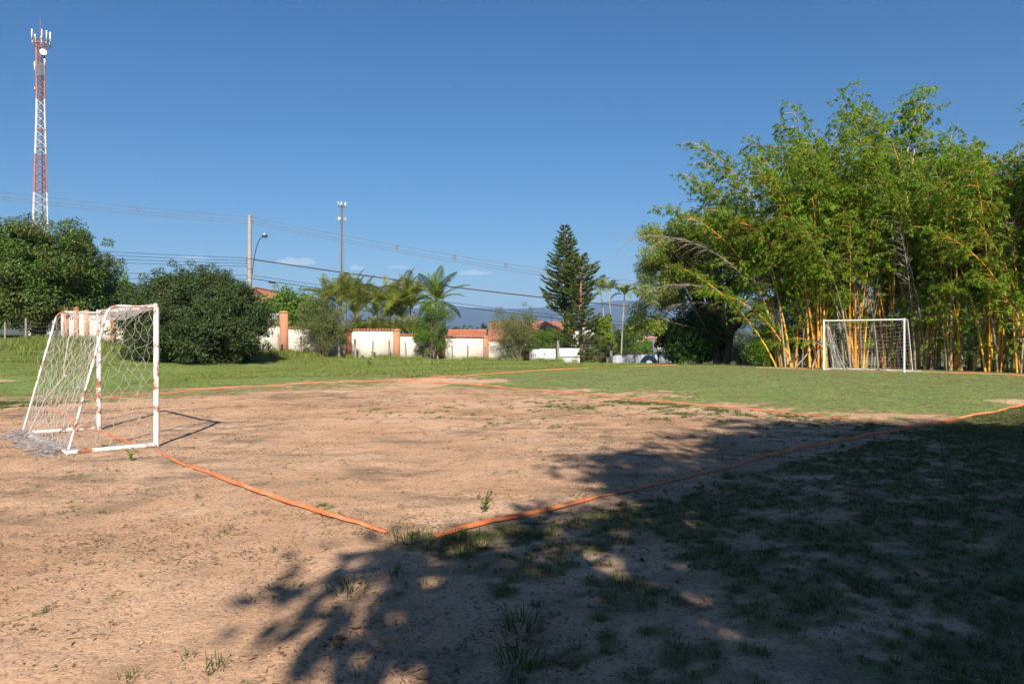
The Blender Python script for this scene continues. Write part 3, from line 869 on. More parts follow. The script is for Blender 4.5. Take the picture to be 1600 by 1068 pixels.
# utility pole with its lamp and cables
YP = 56.0; XP = PX(390, YP)
zp0, zpt = G(XP, YP) - .3, PZ(336, YP)
pole = thing('utility_pole', 'tall weathered concrete utility pole behind the dark bush', 'pole', (XP, YP, zp0))
hp = zpt - zp0
g = Geo(); g.tube([(0, 0, z) for z in np.linspace(0, hp, 9)], np.linspace(.21, .13, 9), 10); g.obj('shaft', M['concrete'], pole, smooth=True)
zz = lambda py: PZ(py, YP) - zp0
for (py, dx_) in ((339, .22), (345, .24), (349, .24), (403, -.24), (407, -.24), (411, -.24), (416, -.24), (405, .26), (430, .2), (430, -.2)):
    g = Geo(); g.tube([(math.copysign(.1, dx_), -.05, zz(py)), (dx_, -.05, zz(py))], .02, 4); q = g.obj('bracket', M['steel_dark'], pole)
    g = Geo(); g.tube([(dx_, -.05, zz(py) - .07), (dx_, -.05, zz(py) - .02), (dx_, -.05, zz(py) + .03), (dx_, -.05, zz(py) + .08)], [.035, .06, .045, .05], 7); g.obj('insulator', M['insulator'], q)
for py in (404, 420, 433, 441):
    g = Geo(); th = np.linspace(0, 2 * math.pi, 11); g.tube(np.c_[.19 * np.cos(th), .19 * np.sin(th), np.full(11, zz(py))], .02, 4); g.obj('band', M['steel'], pole)
lamp = thing('street_lamp', 'street lamp with curved dark arm on the utility pole', 'street lamp', (XP + .14, YP, PZ(432, YP)))
lo = np.array(lamp.location)
P_ = lambda px, py, y=YP - .15: np.array([PX(px, y), y, PZ(py, y)]) - lo
arm = np.array([P_(394, 428), P_(396, 410), P_(399, 393), P_(402, 382), P_(406, 373), P_(411, 369.5)])
g = Geo(); g.tube(arm, .035, 7); g.obj('arm', M['steel_dark'], lamp)
g = Geo(); hd = P_(413.5, 368.5)
g.tube([hd + (-.20, 0, -.02), hd + (-.1, 0, -.01), hd + (.12, 0, 0), hd + (.24, 0, .03)], [.05, .12, .14, .05], 10); hq = g.obj('lamp_head', M['steel_dark'], lamp, smooth=True)
g = Geo(); g.tube([hd + (-.02, 0, .08), hd + (-.02, 0, .20)], [.10, .06], 9); g.obj('photocell', M['antenna'], hq)

def cable(name, label, p0, p1, sag, r, mt, spacers=(), drop=0.0, group=None):
    c = thing(name, label, 'cable', tuple(p0), 0, group)
    p0 = np.asarray(p0, float); p1 = np.asarray(p1, float)
    t = np.linspace(0, 1, 36)
    path = (p1 - p0) * t[:, None]
    path[:, 2] -= sag * 4 * t * (1 - t)
    g = Geo(); g.tube(path, r, 4); g.obj('wire', mt, c)
    for s in spacers:
        q = (p1 - p0) * s; q[2] -= sag * 4 * s * (1 - s)
        g = Geo()
        dd = [(0, 0, .02), (.11, 0, -.17), (0, 0, -.40), (-.11, 0, -.17), (0, 0, .02)]
        g.tube(np.array(dd) + q, .035, 4)
        g.obj('spacer', M['insulator'], c)
    return c
PL = np.array([-59.5, 46.0, 0]); PR = np.array([18.5, 66.0, 0])
def tie(px, py, dy=-.05): return np.array([PX(px, YP + dy), YP + dy, PZ(py, YP + dy)])
up = 'aerial wires of the upper line'
cable('upper_cable', 'topmost messenger wire running left from pole, with spacers', tie(393, 339), (PL[0], PL[1], 15.1), .55, .016, M['alu_cable'], (.20, .44), group=up)
cable('upper_cable', 'topmost messenger wire running right from pole, with spacers', tie(393, 339), (PR[0], PR[1], 6.35), .55, .016, M['alu_cable'], (.28, .40, .51), group=up)
for k, (dx_, dz, w1, w2) in enumerate(((0, 0, 'upper', 'upper'), (0, -.22, 'lower', 'lower'))):
    cable('upper_cable', f'{w1} of two covered power wires going left from pole top', tie(393.5, 345 + 4 * k), (PL[0], PL[1], 14.75 + dz), .55, .017, M['alu_cable'], group=up)
    cable('upper_cable', f'{w2} of two covered power wires going right from pole top', tie(393.5, 345 + 4 * k), (PR[0], PR[1], 6.0 + dz), .55, .017, M['alu_cable'], group=up)
mid = 'low voltage wires left of the pole'
for k, w1 in enumerate(('first', 'second', 'third', 'fourth')):
    cable('low_cable', f'{w1} wire down of the four running left at mid pole', tie(386, 403 + k * 4.3), (PL[0], PL[1], 10.25 - .42 * k), .45, .016, M['black_cable'], group=mid)
cable('bundled_cable', 'thick dark red bundled cable running right from mid pole', tie(394, 405), (PR[0], PR[1], 4.15), .35, .045, M['red_cable'])
tel = 'telephone cables low on the pole'
for k, w1 in enumerate(('upper', 'lower')):
    cable('telephone_cable', f'{w1} telephone cable running left low on pole', tie(387, 430 + k * 6), (PL[0], PL[1], 7.5 - .75 * k), .3, .018, M['black_cable'], group=tel)
    q = cable('telephone_cable', f'{w1} telephone cable running right low on pole', tie(393, 430 + k * 5), (PR[0], PR[1], 2.6 - .3 * k), .3, .018 + .008 * k, M['black_cable'], group=tel)
    if k == 1:
        g = Geo(); d_ = np.array([PR[0] - XP, PR[1] - YP, -6.0]); d_ /= np.linalg.norm(d_)
        g.tube([d_ * 1.25 - (0, 0, .03), d_ * 1.32 - (0, 0, .03), d_ * 1.75 - (0, 0, .04), d_ * 1.82 - (0, 0, .04)], [.03, .085, .085, .03], 8); g.obj('splice_case', M['black_cable'], q)

# ------------------------------------------------------------------ small clouds low over the ridge
m, nt, N, L, b = nmat('cloud_vapour')
N.remove(b)
pv = N.new('ShaderNodeVolumePrincipled')
pv.inputs['Color'].default_value = (1, 1, 1, 1); pv.inputs['Density'].default_value = .0017; pv.inputs['Anisotropy'].default_value = -0.3
L.new(pv.outputs[0], N['Material Output'].inputs['Volume'])
def cloud(label, px, py, wpx, hpx, seed):
    Yc = 14000.0; k = Yc / F
    r = np.random.default_rng(seed)
    t = np.linspace(-1, 1, 28)
    n_r, n_s = 28, 20
    th = np.linspace(0, 2 * math.pi, n_s, endpoint=False)
    prof = np.clip(1 - t ** 2, 0, 1) ** .6
    bump_ = .45 + .55 * fbm(t * 2.2 + seed, np.full(28, seed * 1.7), seed, 3) * 1.5
    g = Geo()
    R = hpx * k * .5 * prof * bump_ + 4
    P = np.zeros((n_r, n_s, 3))
    for i in range(n_r):
        rad = R[i] * (1 + .35 * (fbm(np.cos(th) * 1.5 + i * .35, np.sin(th) * 1.5 + seed, seed + 3, 3) - .5))
        up_ = np.sin(th); up_ = np.where(up_ > 0, up_ * 1.7, up_ * .35)
        P[i] = np.stack([np.full(n_s, t[i] * wpx * k * .5), np.cos(th) * rad * 1.3, up_ * rad], 1)
    i = np.arange(n_r - 1)[:, None] * n_s; j = np.arange(n_s)[None]; j2 = (j + 1) % n_s
    g.add(P.reshape(-1, 3), np.stack([i + j, i + j2, i + n_s + j2, i + n_s + j], -1).reshape(-1, 4))
    g.add(np.concatenate([P[0], P[-1]]), [list(range(n_s))[::-1], list(range(n_s, 2 * n_s))])
    o = g.obj('cloud', m)
    o.location = (PX(px, Yc), Yc, PZ(py, Yc))
    tag(o, label, 'cloud', 'small clouds above the ridge', 'stuff')
cloud('thin flat cloud low above the rounded dark bush', 300, 405, 62, 9, 1)
cloud('small puffy cloud right of the street lamp', 462, 412, 68, 14, 2)
cloud('tiny cloud right of the grey tower', 558, 420, 26, 9, 3)
cloud('small cloud above the palm clump', 622, 419, 40, 8, 4)
cloud('small cloud just right of the coconut palm', 742, 428, 56, 9, 6)
cloud('faint wisp of cloud beside the mango tree crown', 172, 403, 26, 6, 8)
# ------------------------------------------------------------------ broadleaf trees and shrubs
def crown_clumps(r, n, c, R, shell=(.45, 1.0), zmin=None, squash=1.0):
    out = []
    while len(out) < n:
        d = r.normal(size=3); d /= np.linalg.norm(d)
        q = r.uniform(shell[0] ** 2, shell[1] ** 2) ** .5
        p = np.asarray(c) + d * q * np.asarray(R)
        if zmin is not None and p[2] < zmin: continue
        out.append(p)
    return np.array(out)

def clump_leaves(g, r, cl, rad, per, L, W, droop=.25, flat=.75, mat=0):
    n = len(cl) * per
    ci = np.repeat(np.arange(len(cl)), per)
    d = rand_dirs(n, r)
    q = r.uniform(.12, 1, n) ** .45
    rr = np.broadcast_to(np.asarray(rad, float), (len(cl),))[ci]
    off = d * (q * rr)[:, None] * [1, 1, flat]
    pos = cl[ci] + off
    nrm = d * .8 + rand_dirs(n, r) * .8 + [0, 0, .55]
    dr = np.cross(nrm, rand_dirs(n, r)) + d * .4 - np.array([0, 0, droop])
    g.leaves(pos, dr, nrm, L * r.uniform(.7, 1.25, n), W * r.uniform(.8, 1.2, n), mat, bend=.12)

def tree(name, label, cat, X, Y, crown, R, n, rad, per, L, W, leafm, barkm, trunk_r=.2, fork=1.5, seed=1, zmin=None, shell=(.45, 1), limbs=24, stems=1, flat=.75, spread=.2, z0=None, group=None, droop=.25, clumps=None, lean=(0, 0), core=0):
    """crown = height of the crown's middle above the base; R = its radii"""
    zb = (G(X, Y) if z0 is None else z0)
    t = thing(name, label, cat, (X, Y, zb), 0, group)
    r = np.random.default_rng(seed)
    cl = crown_clumps(r, n, (lean[0], lean[1], crown), R, shell, zmin) if clumps is None else np.asarray(clumps, float)
    g = Geo()
    clump_leaves(g, r, cl, rad * r.uniform(.65, 1.35, len(cl)), per, L, W, droop, flat)
    if R is not None:                               # stray sprigs break the outline
        ol = crown_clumps(r, max(6, n // 5), (lean[0], lean[1], crown), R, (1.02, 1.16), zmin)
        clump_leaves(g, r, ol, rad * .5, per // 4, L, W, droop, flat)
    if core:                                        # inner foliage, larger leaves, closes the crown
        ci = crown_clumps(r, core, (lean[0], lean[1], crown), np.asarray(R) * .8, (.0, .85), zmin)
        clump_leaves(g, r, ci, rad * 1.5, 70, L * 1.9, W * 2.2, droop, flat)
    g.obj('crown', leafm, t)
    g = Geo()
    for s in range(stems):
        a = 2 * math.pi * s / stems + seed
        b0 = np.array([math.cos(a), math.sin(a), 0]) * (spread * .35 if stems > 1 else 0)
        f0 = np.array([math.cos(a) * spread * (stems > 1) + lean[0] * .3, math.sin(a) * spread * (stems > 1) + lean[1] * .3, fork])
        base = b0 - (0, 0, .2)
        path = bez(base, (base * .5 + f0 * .5) + [r.normal() * .05, r.normal() * .05, 0], f0, 8)
        rr = trunk_r / math.sqrt(stems)
        g.tube(path, np.linspace(rr * 1.25, rr * .8, 8), 9)
        sub = cl[r.permutation(len(cl))[:max(3, limbs // stems)]]
        for q in sub:
            mid_ = f0 * .45 + q * .55 + [0, 0, .18 * (q[2] - f0[2])] + r.normal(size=3) * .12 * rad
            g.tube(bez(f0 - (0, 0, .1), mid_, q, 7), np.linspace(rr * .55, rr * .08 + .006, 7), 6, cap=False)
            for _ in range(2):
                e = q + r.normal(size=3) * rad * .7
                g.tube(bez(mid_ * .4 + q * .6, (mid_ + e) / 2, e, 4), np.linspace(rr * .2, .006, 4), 4, cap=False)
    g.obj('trunk', barkm, t, smooth=True)
    return t

Xb, Yb = PX(60, 46), 46.0
tree('mango_tree', 'large dense dark mango tree with stout trunk at the field edge', 'tree', Xb, Yb, 4.45, (4.6, 4.0, 3.55), 190, .75, 330, .19, .075, M['lf_mango'], M['bark'], .42, 1.7, 2, zmin=1.3, shell=(.6, 1), limbs=26, z0=1.35, core=60)
tree('mango_tree', 'dark broad tree cut by the picture edge beyond the mango', 'tree', PX(-70, 50), 50, 4.4, (4.0, 4, 3.9), 80, 1.0, 220, .25, .09, M['lf_mango'], M['bark'], .35, 1.6, 12, zmin=1.0, shell=(.55, 1), limbs=20, z0=1.4, core=40)
tree('light_green_tree', 'small light green tree between mango and dark bush', 'tree', PX(163, 51), 51, 3.2, (2.3, 2.0, 1.7), 55, .62, 200, .20, .08, M['lf_lime'], M['bark'], .16, 1.2, 3, zmin=1.0, limbs=14, core=16)
tree('rounded_bush', 'very large dark green dome shaped bush reaching the ground', 'bush', PX(306, 37.5), 37.5, 2.15, (3.75, 3.2, 2.7), 400, .5, 300, .11, .055, M['lf_bush'], M['bark'], .26, .5, 4, zmin=.1, shell=(.78, .97), limbs=36, stems=4, spread=.5, core=190)
tree('hedge_tree', 'bright green leafy tree behind wall right of tall pillar', 'tree', PX(452, 53), 53, 3.2, (2.3, 1.5, 1.6), 50, .6, 190, .17, .075, M['lf_lime'], M['bark'], .14, 1.2, 5, limbs=12, core=14)
tree('hedge_tree', 'deep green leafy tree behind wall beside the areca palms', 'tree', PX(492, 56), 56, 2.8, (1.6, 1.4, 1.6), 36, .6, 170, .17, .075, M['lf_dark'], M['bark'], .14, 1.2, 6, limbs=12, core=12)

def vase_shrub(label, px, Y, R, crown, n, seed, leafm, per, L=.085, W=.042, barkm='bark'):
    return tree('shrub', label, 'shrub', PX(px, Y), Y, crown, R, n, .42, per, L, W, leafm, M[barkm], .10, .25, seed, zmin=.55, shell=(.1, 1), limbs=44, stems=7, spread=.28, flat=1.0, droop=.0)
vase_shrub('olive green airy shrub with many stems before the wall', 506, 45.2, (1.9, 1.6, 1.85), 2.3, 66, 21, M['lf_shrub'], 300)
vase_shrub('fresh green airy shrub before the wall under the coconut palm', 672, 46.8, (1.45, 1.3, 1.95), 2.3, 50, 22, M['lf_shrub2'], 330)
vase_shrub('brownish olive shrub before the old tiled roof', 806, 48.2, (1.5, 1.3, 1.9), 2.1, 50, 23, M['lf_shrub'], 300)
tree('shrub', 'green shrub hanging over the white gate', 'shrub', PX(858, 52.5), 52.5, 1.75, (1.9, .8, .85), 36, .45, 230, .11, .05, M['lf_shrub2'], M['bark'], .1, .4, 24, zmin=.9, limbs=14, stems=3)
tree('shrub', 'loose leafy shrub at the foot of the conifer', 'shrub', PX(925, 51.5), 51.5, 1.1, (1.1, .8, 1.15), 36, .38, 200, .10, .045, M['lf_shrub'], M['bark'], .1, .3, 25, zmin=.1, limbs=14, stems=4)
tree('creeper_column', 'bright yellow green creeper covering a tall stump', 'creeper', PX(943, 53), 53, 2.3, (.75, .65, 1.75), 48, .34, 230, .12, .085, M['lf_vine'], M['bark'], .22, 2.4, 26, zmin=.4, limbs=10)
tree('round_shrub', 'bright round clipped shrub below the far town', 'shrub', PX(1011, 70), 70, .9, (1.0, .9, .75), 26, .4, 200, .12, .06, M['lf_lime'], M['bark'], .08, .3, 27, z0=PZ(556, 70), limbs=8)
tree('pale_shrub', 'pale green upright shrub right of the slim palms', 'shrub', PX(987, 62), 62, 1.6, (1.2, 1.0, 1.4), 34, .48, 190, .13, .055, M['lf_shrub2'], M['bark'], .1, .5, 28, z0=PZ(560, 62), limbs=10)
tree('dark_shrub', 'dark shaded shrub at the foot of the slim palms', 'shrub', PX(967, 58), 58, 1.1, (.9, .9, 1.1), 30, .45, 190, .13, .055, M['lf_bush'], M['bark'], .1, .4, 29, z0=PZ(560, 58), limbs=10)

# right-hand group in front of and beside the bamboo
YS = 40.5
sp = thing  # (kept short)
rS = np.random.default_rng(40)
cl = []
for (px, py, wpx, hpx, k) in ((1055, 390, 60, 40, 44), (1110, 372, 75, 38, 50), (1165, 395, 70, 48, 46), (1030, 440, 44, 44, 34), (1100, 430, 75, 42, 40), (1190, 460, 55, 50, 22), (1015, 495, 34, 30, 16)):
    for _ in range(k):
        y = YS + rS.uniform(-2.2, 2.2)
        cl.append((PX(px + rS.uniform(-wpx, wpx) * .8, y) - PX(1128, YS), y - YS, PZ(py + rS.uniform(-hpx, hpx) * .8, y) - G(PX(1128, YS), YS)))
tree('spreading_tree', 'wide spreading yellow green tree left of the bamboo, dark forked trunk', 'tree', PX(1128, YS), YS, 0, None, 0, .62, 330, .14, .06, M['lf_spread'], M['bark'], .36, 1.4, 41, limbs=48, stems=3, spread=.55, clumps=cl)
tree('dark_tree', 'dark green bushy tree under the spreading tree', 'tree', PX(1092, 41), 41, 1.7, (1.75, 1.5, 1.75), 80, .5, 240, .13, .06, M['lf_dark'], M['bark'], .16, .5, 42, zmin=.3, limbs=20, stems=3)
tree('dark_tree', 'small dark green tree by the slim post', 'tree', PX(1055, 43), 43, 1.5, (1.0, .9, 1.3), 40, .45, 220, .13, .06, M['lf_dark'], M['bark'], .12, .5, 43, zmin=.2, limbs=14, stems=3)
tree('shrub', 'low grey green shrub behind the forked trunk', 'shrub', PX(1165, 50), 50, 1.2, (1.7, 1.0, 1.2), 40, .45, 180, .11, .05, M['lf_shrub'], M['twig_grey'], .12, .3, 44, zmin=.1, limbs=22, stems=6)
tree('shrub', 'leafy shrub at the left foot of the bamboo', 'shrub', PX(1205, 35.5), 35.5, .9, (1.1, .9, 1.0), 44, .36, 220, .11, .035, M['lf_bamboo'], M['bark'], .08, .3, 45, zmin=.05, limbs=16, stems=5)

# wood behind the bamboo, so that no open country shows between the culms
for k, (px, Y, lb) in enumerate(((1270, 46, 'dark tree standing behind the left bamboo clumps'), (1400, 44, 'dark tree standing behind the middle bamboo clumps'), (1530, 42, 'dark tree standing behind the right bamboo clumps'), (1680, 40, 'dark tree beyond the picture edge behind the bamboo'))):
    tree('backing_tree', lb, 'tree', PX(px, Y), Y, 2.6, (3.0, 1.6, 2.6), 60, .8, 160, .2, .08, M['lf_dark'], M['bark'], .22, 1.0, 50 + k, zmin=.2, limbs=16)

# ------------------------------------------------------------------ conifers
def conifer(name, label, px, Y, ytop, z0, prof, seed, gaps=0.0, nwhorl=34):
    """prof: list of (height fraction, branch length)"""
    X = PX(px, Y)
    t = thing(name, label, 'tree', (X, Y, z0))
    H = PZ(ytop, Y) - z0
    r = np.random.default_rng(seed)
    g = Geo(); g.tube([(.02 * math.sin(k), .02 * math.cos(k * 1.3), H * k / 11) for k in range(12)], np.linspace(.20, .02, 12), 8); g.obj('trunk', M['bark_red'], t, smooth=True)
    gn = Geo(); gb_ = Geo()
    hs = np.linspace(prof[0][0], .985, nwhorl)
    for h in hs:
        Lb = np.interp(h, [p[0] for p in prof], [p[1] for p in prof])
        nb_ = 7 if h < .9 else 4
        a0 = r.uniform(0, 6.28)
        for k in range(nb_):
            if r.random() < gaps: continue
            a = a0 + 2 * math.pi * k / nb_ + r.normal() * .15
            l = Lb * r.uniform(.72, 1.12)
            o = np.array([math.cos(a), math.sin(a), 0])
            base = np.array([0, 0, h * H])
            path = bez(base, base + o * l * .55 + [0, 0, -.10 * l], base + o * l + [0, 0, .28 * l], 9)
            gb_.tube(path, np.linspace(.03, .006, 9), 4, cap=False)
            # side twigs carrying needles, upswept
            nt_ = max(4, int(l / .13))
            ts = r.uniform(.25, 1.0, nt_ * 2)
            pts = np.array([np.interp(ts, np.linspace(0, 1, 9), path[:, i]) for i in range(3)]).T
            side = np.cross(o, [0, 0, 1])
            sg = np.where(r.random(len(ts)) < .5, 1, -1)[:, None]
            tw = o * .8 + sg * side * r.uniform(.3, 1.0, (len(ts), 1)) + np.array([0, 0, .55])
            tw /= np.linalg.norm(tw, axis=1)[:, None]
            tl = r.uniform(.14, .34, len(ts)) * (.6 + .5 * min(1, l))
            per = 24
            s = r.uniform(.05, 1, (len(ts), per))
            c = (pts[:, None] + tw[:, None] * (s * tl[:, None])[..., None]).reshape(-1, 3)
            dd = np.repeat(tw, per, 0) * .9 + rand_dirs(len(c), r) * .75
            gn.leaves(c, dd, rand_dirs(len(c), r), r.uniform(.10, .17, len(c)), .026)
    gb_.obj('branches', M['bark_red'], t)
    gn.obj('foliage', M['lf_pine'], t)
    return t
conifer('conifer', 'tall dark conical conifer rising above the old tiled roof', 884, 54, 352, PZ(568, 54), [(.37, 1.25), (.46, 1.75), (.6, 1.62), (.75, 1.2), (.88, .72), (.96, .35), (1, .05)], 61, .05, 27)
conifer('conifer', 'ragged lower conifer in front with bare pinkish trunk', 907, 51.5, 398, PZ(569, 51.5), [(.05, 1.0), (.2, 1.35), (.42, 1.3), (.5, .6), (.62, 1.25), (.8, 1.45), (.93, 1.0), (1, .3)], 62, .25, 30)

# ------------------------------------------------------------------ palms
def frond_mesh(name, Lf, a0, a1, nl, ll, lw, mat, seed, vee=.5, twist=.0):
    r = np.random.default_rng(seed)
    s = np.linspace(0, 1, 14)
    ang = np.radians(a0 + (a1 - a0) * s ** 1.3)
    st = np.c_[np.cos(ang), np.zeros(14), np.sin(ang)] * Lf / 13
    p = np.cumsum(st, 0); p -= p[0]
    g = Geo(); g.tube(p, np.linspace(.03, .006, 14) * (Lf / 2.5), 5, 1)
    tt = np.linspace(.14, 1, nl)
    for sg in (-1, 1):
        c = np.array([np.interp(tt, s, p[:, i]) for i in range(3)]).T
        tg = np.gradient(c, axis=0); tg /= np.linalg.norm(tg, axis=1)[:, None]
        up_ = np.cross(tg, [0, 1., 0]); up_ *= np.where(up_[:, 2:3] < 0, -1, 1)
        l = ll * np.sin(np.clip(tt * .95 + .1, 0, 1) * math.pi) ** .6 * r.uniform(.85, 1.1, nl)
        d1 = np.array([0, sg, 0]) * .75 + tg * .6 + up_ * vee
        d1 /= np.linalg.norm(d1, axis=1)[:, None]
        m1 = c + d1 * (l * .55)[:, None]
        d2 = d1 + np.array([0, 0, -.75]); d2 /= np.linalg.norm(d2, axis=1)[:, None]
        e1 = m1 + d2 * (l * .5)[:, None]
        w = tg * lw * .5
        v = np.stack([c - w * .6, c + w * .6, m1 + w, m1 - w, e1], 1)
        k = np.arange(nl)[:, None] * 5
        g.add(v.reshape(-1, 3), np.concatenate([k + np.array([[0, 1, 2, 3]])]), 0)
        g.add(v.reshape(-1, 3), k + np.array([[3, 2, 4]]), 0)
    return g.mesh(name, [mat, M['lf_vine']])
areca_f = [frond_mesh('frond', 2.5, a, e, 28, .66, .055, M['lf_palm'], 70 + i, .45) for i, (a, e) in enumerate(((86, 45), (76, 5), (64, -30), (48, -60)))]
coco_f = [frond_mesh('frond', 3.0, a, e, 46, .62, .05, M['lf_palm2'], 80 + i, .0) for i, (a, e) in enumerate(((85, 55), (68, 10), (45, -25), (15, -65)))]
slim_f = [frond_mesh('frond', 1.45, a, e, 24, .42, .05, M['lf_palm'], 90 + i, .35) for i, (a, e) in enumerate(((80, 10), (60, -35), (40, -70)))]

def palm(name, label, X, Y, z0, H, fr, nf, seed, tr=.1, lean=(0, 0), parent=None, bark='bark_pale', sc=1.0, tilt0=0.0):
    r = np.random.default_rng(seed)
    if parent is None:
        t = thing(name, label, 'palm', (X, Y, z0)); off = np.zeros(3)
        root = t
    else:
        root = None; off = np.array([X, Y, z0]) - np.array(parent.location)
    path = bez((0, 0, -.2), (lean[0] * .2, lean[1] * .2, H * .55), (lean[0], lean[1], H), 9)
    g = Geo(); g.tube(path + off, np.linspace(tr, tr * .65, 9) * (1 + .06 * (np.arange(9) % 2)), 8)
    st = g.obj('trunk' if parent is None else 'stem', M[bark], root or parent, smooth=True)
    for k in range(nf):
        a = k * 2.4 + r.uniform(-.3, .3)
        q = k / nf
        me = fr[min(len(fr) - 1, int(q * len(fr) + r.uniform(-.3, .3)) if q > 0 else 0)]
        o = link('frond', me, st)
        o.location = Vector(path[-1] + off)
        s = sc * r.uniform(.8, 1.15)
        o.scale = (s, s, s)
        o.rotation_euler = (r.normal() * .12, r.normal() * .1 + tilt0, a)
    return root
ac = thing('areca_palm_clump', 'dense clump of arching areca palms behind the cream wall', 'palm', (PX(590, 53), 53, .1))
rA = np.random.default_rng(77)
for k in range(22):
    px = 512 + 145 * (k + .5) / 22 + rA.uniform(-6, 6)
    Y = 53 + rA.uniform(-1.0, 1.6)
    ty = 484 + rA.uniform(-14, 24) - 8 * math.sin((px - 505) / 155 * math.pi)
    z0 = .1
    palm('', '', PX(px, Y), Y, z0, PZ(ty, Y) - z0, areca_f, 8, 100 + k, .05, (rA.normal() * .25, rA.normal() * .2), parent=ac, sc=.95)
for k in range(12):          # low young shoots
    px = 550 + 95 * (k + .5) / 12; Y = 52 + rA.uniform(-.3, .6)
    palm('', '', PX(px, Y), Y, .1, PZ(522, Y), areca_f, 6, 150 + k, .04, (0, 0), parent=ac, sc=.6)
palm('coconut_palm', 'coconut palm with feathery fronds above the airy green shrub', PX(678, 52.5), 52.5, .1, PZ(472, 52.5) - .1, coco_f, 18, 201, .16, (.15, 0), sc=.98)
palm('slim_palm', 'slim palm nearest the conifer, leaning trunk', PX(949, 56), 56, -.8, PZ(452, 56) + .8, slim_f, 9, 202, .06, (-.55, 0), sc=.95)
palm('slim_palm', 'tallest slim palm in the middle, thin straight trunk', PX(957, 55), 55, -.8, PZ(452, 55) + .8, slim_f, 9, 203, .055, (-.25, .2), sc=.9)
palm('slim_palm', 'slim palm with full crown beside the spreading tree', PX(970, 57), 57, -.9, PZ(461, 57) + .9, slim_f, 11, 204, .075, (.3, 0), sc=1.0)

# ------------------------------------------------------------------ golden bamboo
def culm_variant(i, Lc, th0, th1, p, seed, nleaf=1.0, leaf_from=.28, r0=.058):
    r = np.random.default_rng(seed)
    nn = int(Lc / .36)
    s = np.linspace(0, 1, nn + 1)
    th = np.radians(th0 + (th1 - th0) * s ** p)
    wig = np.cumsum(r.normal(size=nn + 1) * .010)
    st = np.c_[np.sin(th), np.sin(wig) * .5, np.cos(th)] * (Lc / nn)
    P = np.cumsum(st, 0); P -= P[0]
    rad = r0 * (1 - s) ** .95 + .004
    g = Geo()
    g.tube(P, rad, 7, 0, cap=False)
    for k in range(1, int(nn * .8)):                       # node rings
        d = st[k] / np.linalg.norm(st[k])
        g.tube([P[k] - d * .012, P[k], P[k] + d * .012], [rad[k] * 1.02, rad[k] * 1.22, rad[k] * 1.02], 7, 1, cap=False)
    culm = g.mesh('culm', [M['culm'], M['node_ring']], smooth=True)
    gf = Geo()
    C, D, Nn, LL = [], [], [], []
    for k in range(2, nn + 1):
        q = s[k]
        dens = np.interp(q, [0, leaf_from * .6, leaf_from, .6, 1], [.02, .06, .45, 1, .95])
        for _ in range(3 + (q > .4)):
            if r.random() > dens * nleaf: continue
            a = r.uniform(0, 2 * math.pi)
            l = r.uniform(.45, 1.25) * np.interp(q, [0, .3, .6, 1], [.7, 1.1, 1.15, .55])
            out = np.array([math.cos(a), math.sin(a), 0]) + np.array([.35, 0, 0]) * min(1, q * 2)
            b0 = P[k]
            b1 = b0 + out * l * .6 + [0, 0, l * .28]
            b2 = b0 + out * l * 1.05 + [0, 0, -.02 * l]
            bp_ = bez(b0, b1, b2, 5)
            gf.tube(bp_, np.linspace(.010, .003, 5), 3, 1, cap=False)
            ns = 3 + int(l * 2.5)                            # drooping sprays of leaves along the branchlet
            tt = np.linspace(.35, 1.02, ns) + r.normal(size=ns) * .04
            c0 = (1 - tt[:, None]) ** 2 * b0 + 2 * tt[:, None] * (1 - tt[:, None]) * b1 + tt[:, None] ** 2 * b2
            for cs in c0 + r.normal(size=(ns, 3)) * .07:
                nl = int(r.integers(8, 13))
                ax = out * .8 + r.normal(size=3) * .55 + [0, 0, -.15]
                ax /= np.linalg.norm(ax)
                c = cs + ax * r.uniform(0, .16, (nl, 1)) + r.normal(size=(nl, 3)) * .025
                d = ax + rand_dirs(nl, r) * .6 + np.array([0, 0, -.30])
                C.append(c); D.append(d); Nn.append(rand_dirs(nl, r) * .55 + [0, -.25, .8]); LL.append(r.uniform(.13, .25, nl))
    C = np.concatenate(C); D = np.concatenate(D); Nn = np.concatenate(Nn); LL = np.concatenate(LL)
    gf.leaves(C, D, Nn, LL, LL * .20, 0, bend=.18)
    fol = gf.mesh('foliage', [M['lf_bamboo'], M['culm']])
    return culm, fol
VAR = [culm_variant(i, *a) for i, a in enumerate((
    (12.5, 2, 20, 1.8, 301, 1.0, .42), (11.5, 4, 34, 1.9, 302, 1.0, .45), (12.0, 7, 54, 1.8, 303, 1.0, .38), (10.5, 9, 74, 1.6, 304, 1.0, .42), (10.0, 14, 95, 1.5, 305), (9.0, 22, 88, 1.3, 306),
    (13.0, 2, 26, 2.4, 307, .75, .5), (8.0, 5, 50, 1.6, 308, 1.0, .45), (9.5, 24, 66, 1.1, 309, 1.0, .4), (6.0, 4, 60, 1.4, 310, 1.1, .15), (11.5, 3, 22, 2.0, 311, .8, .66, .066), (10.5, 7, 34, 1.7, 312, .8, .64, .062)))]
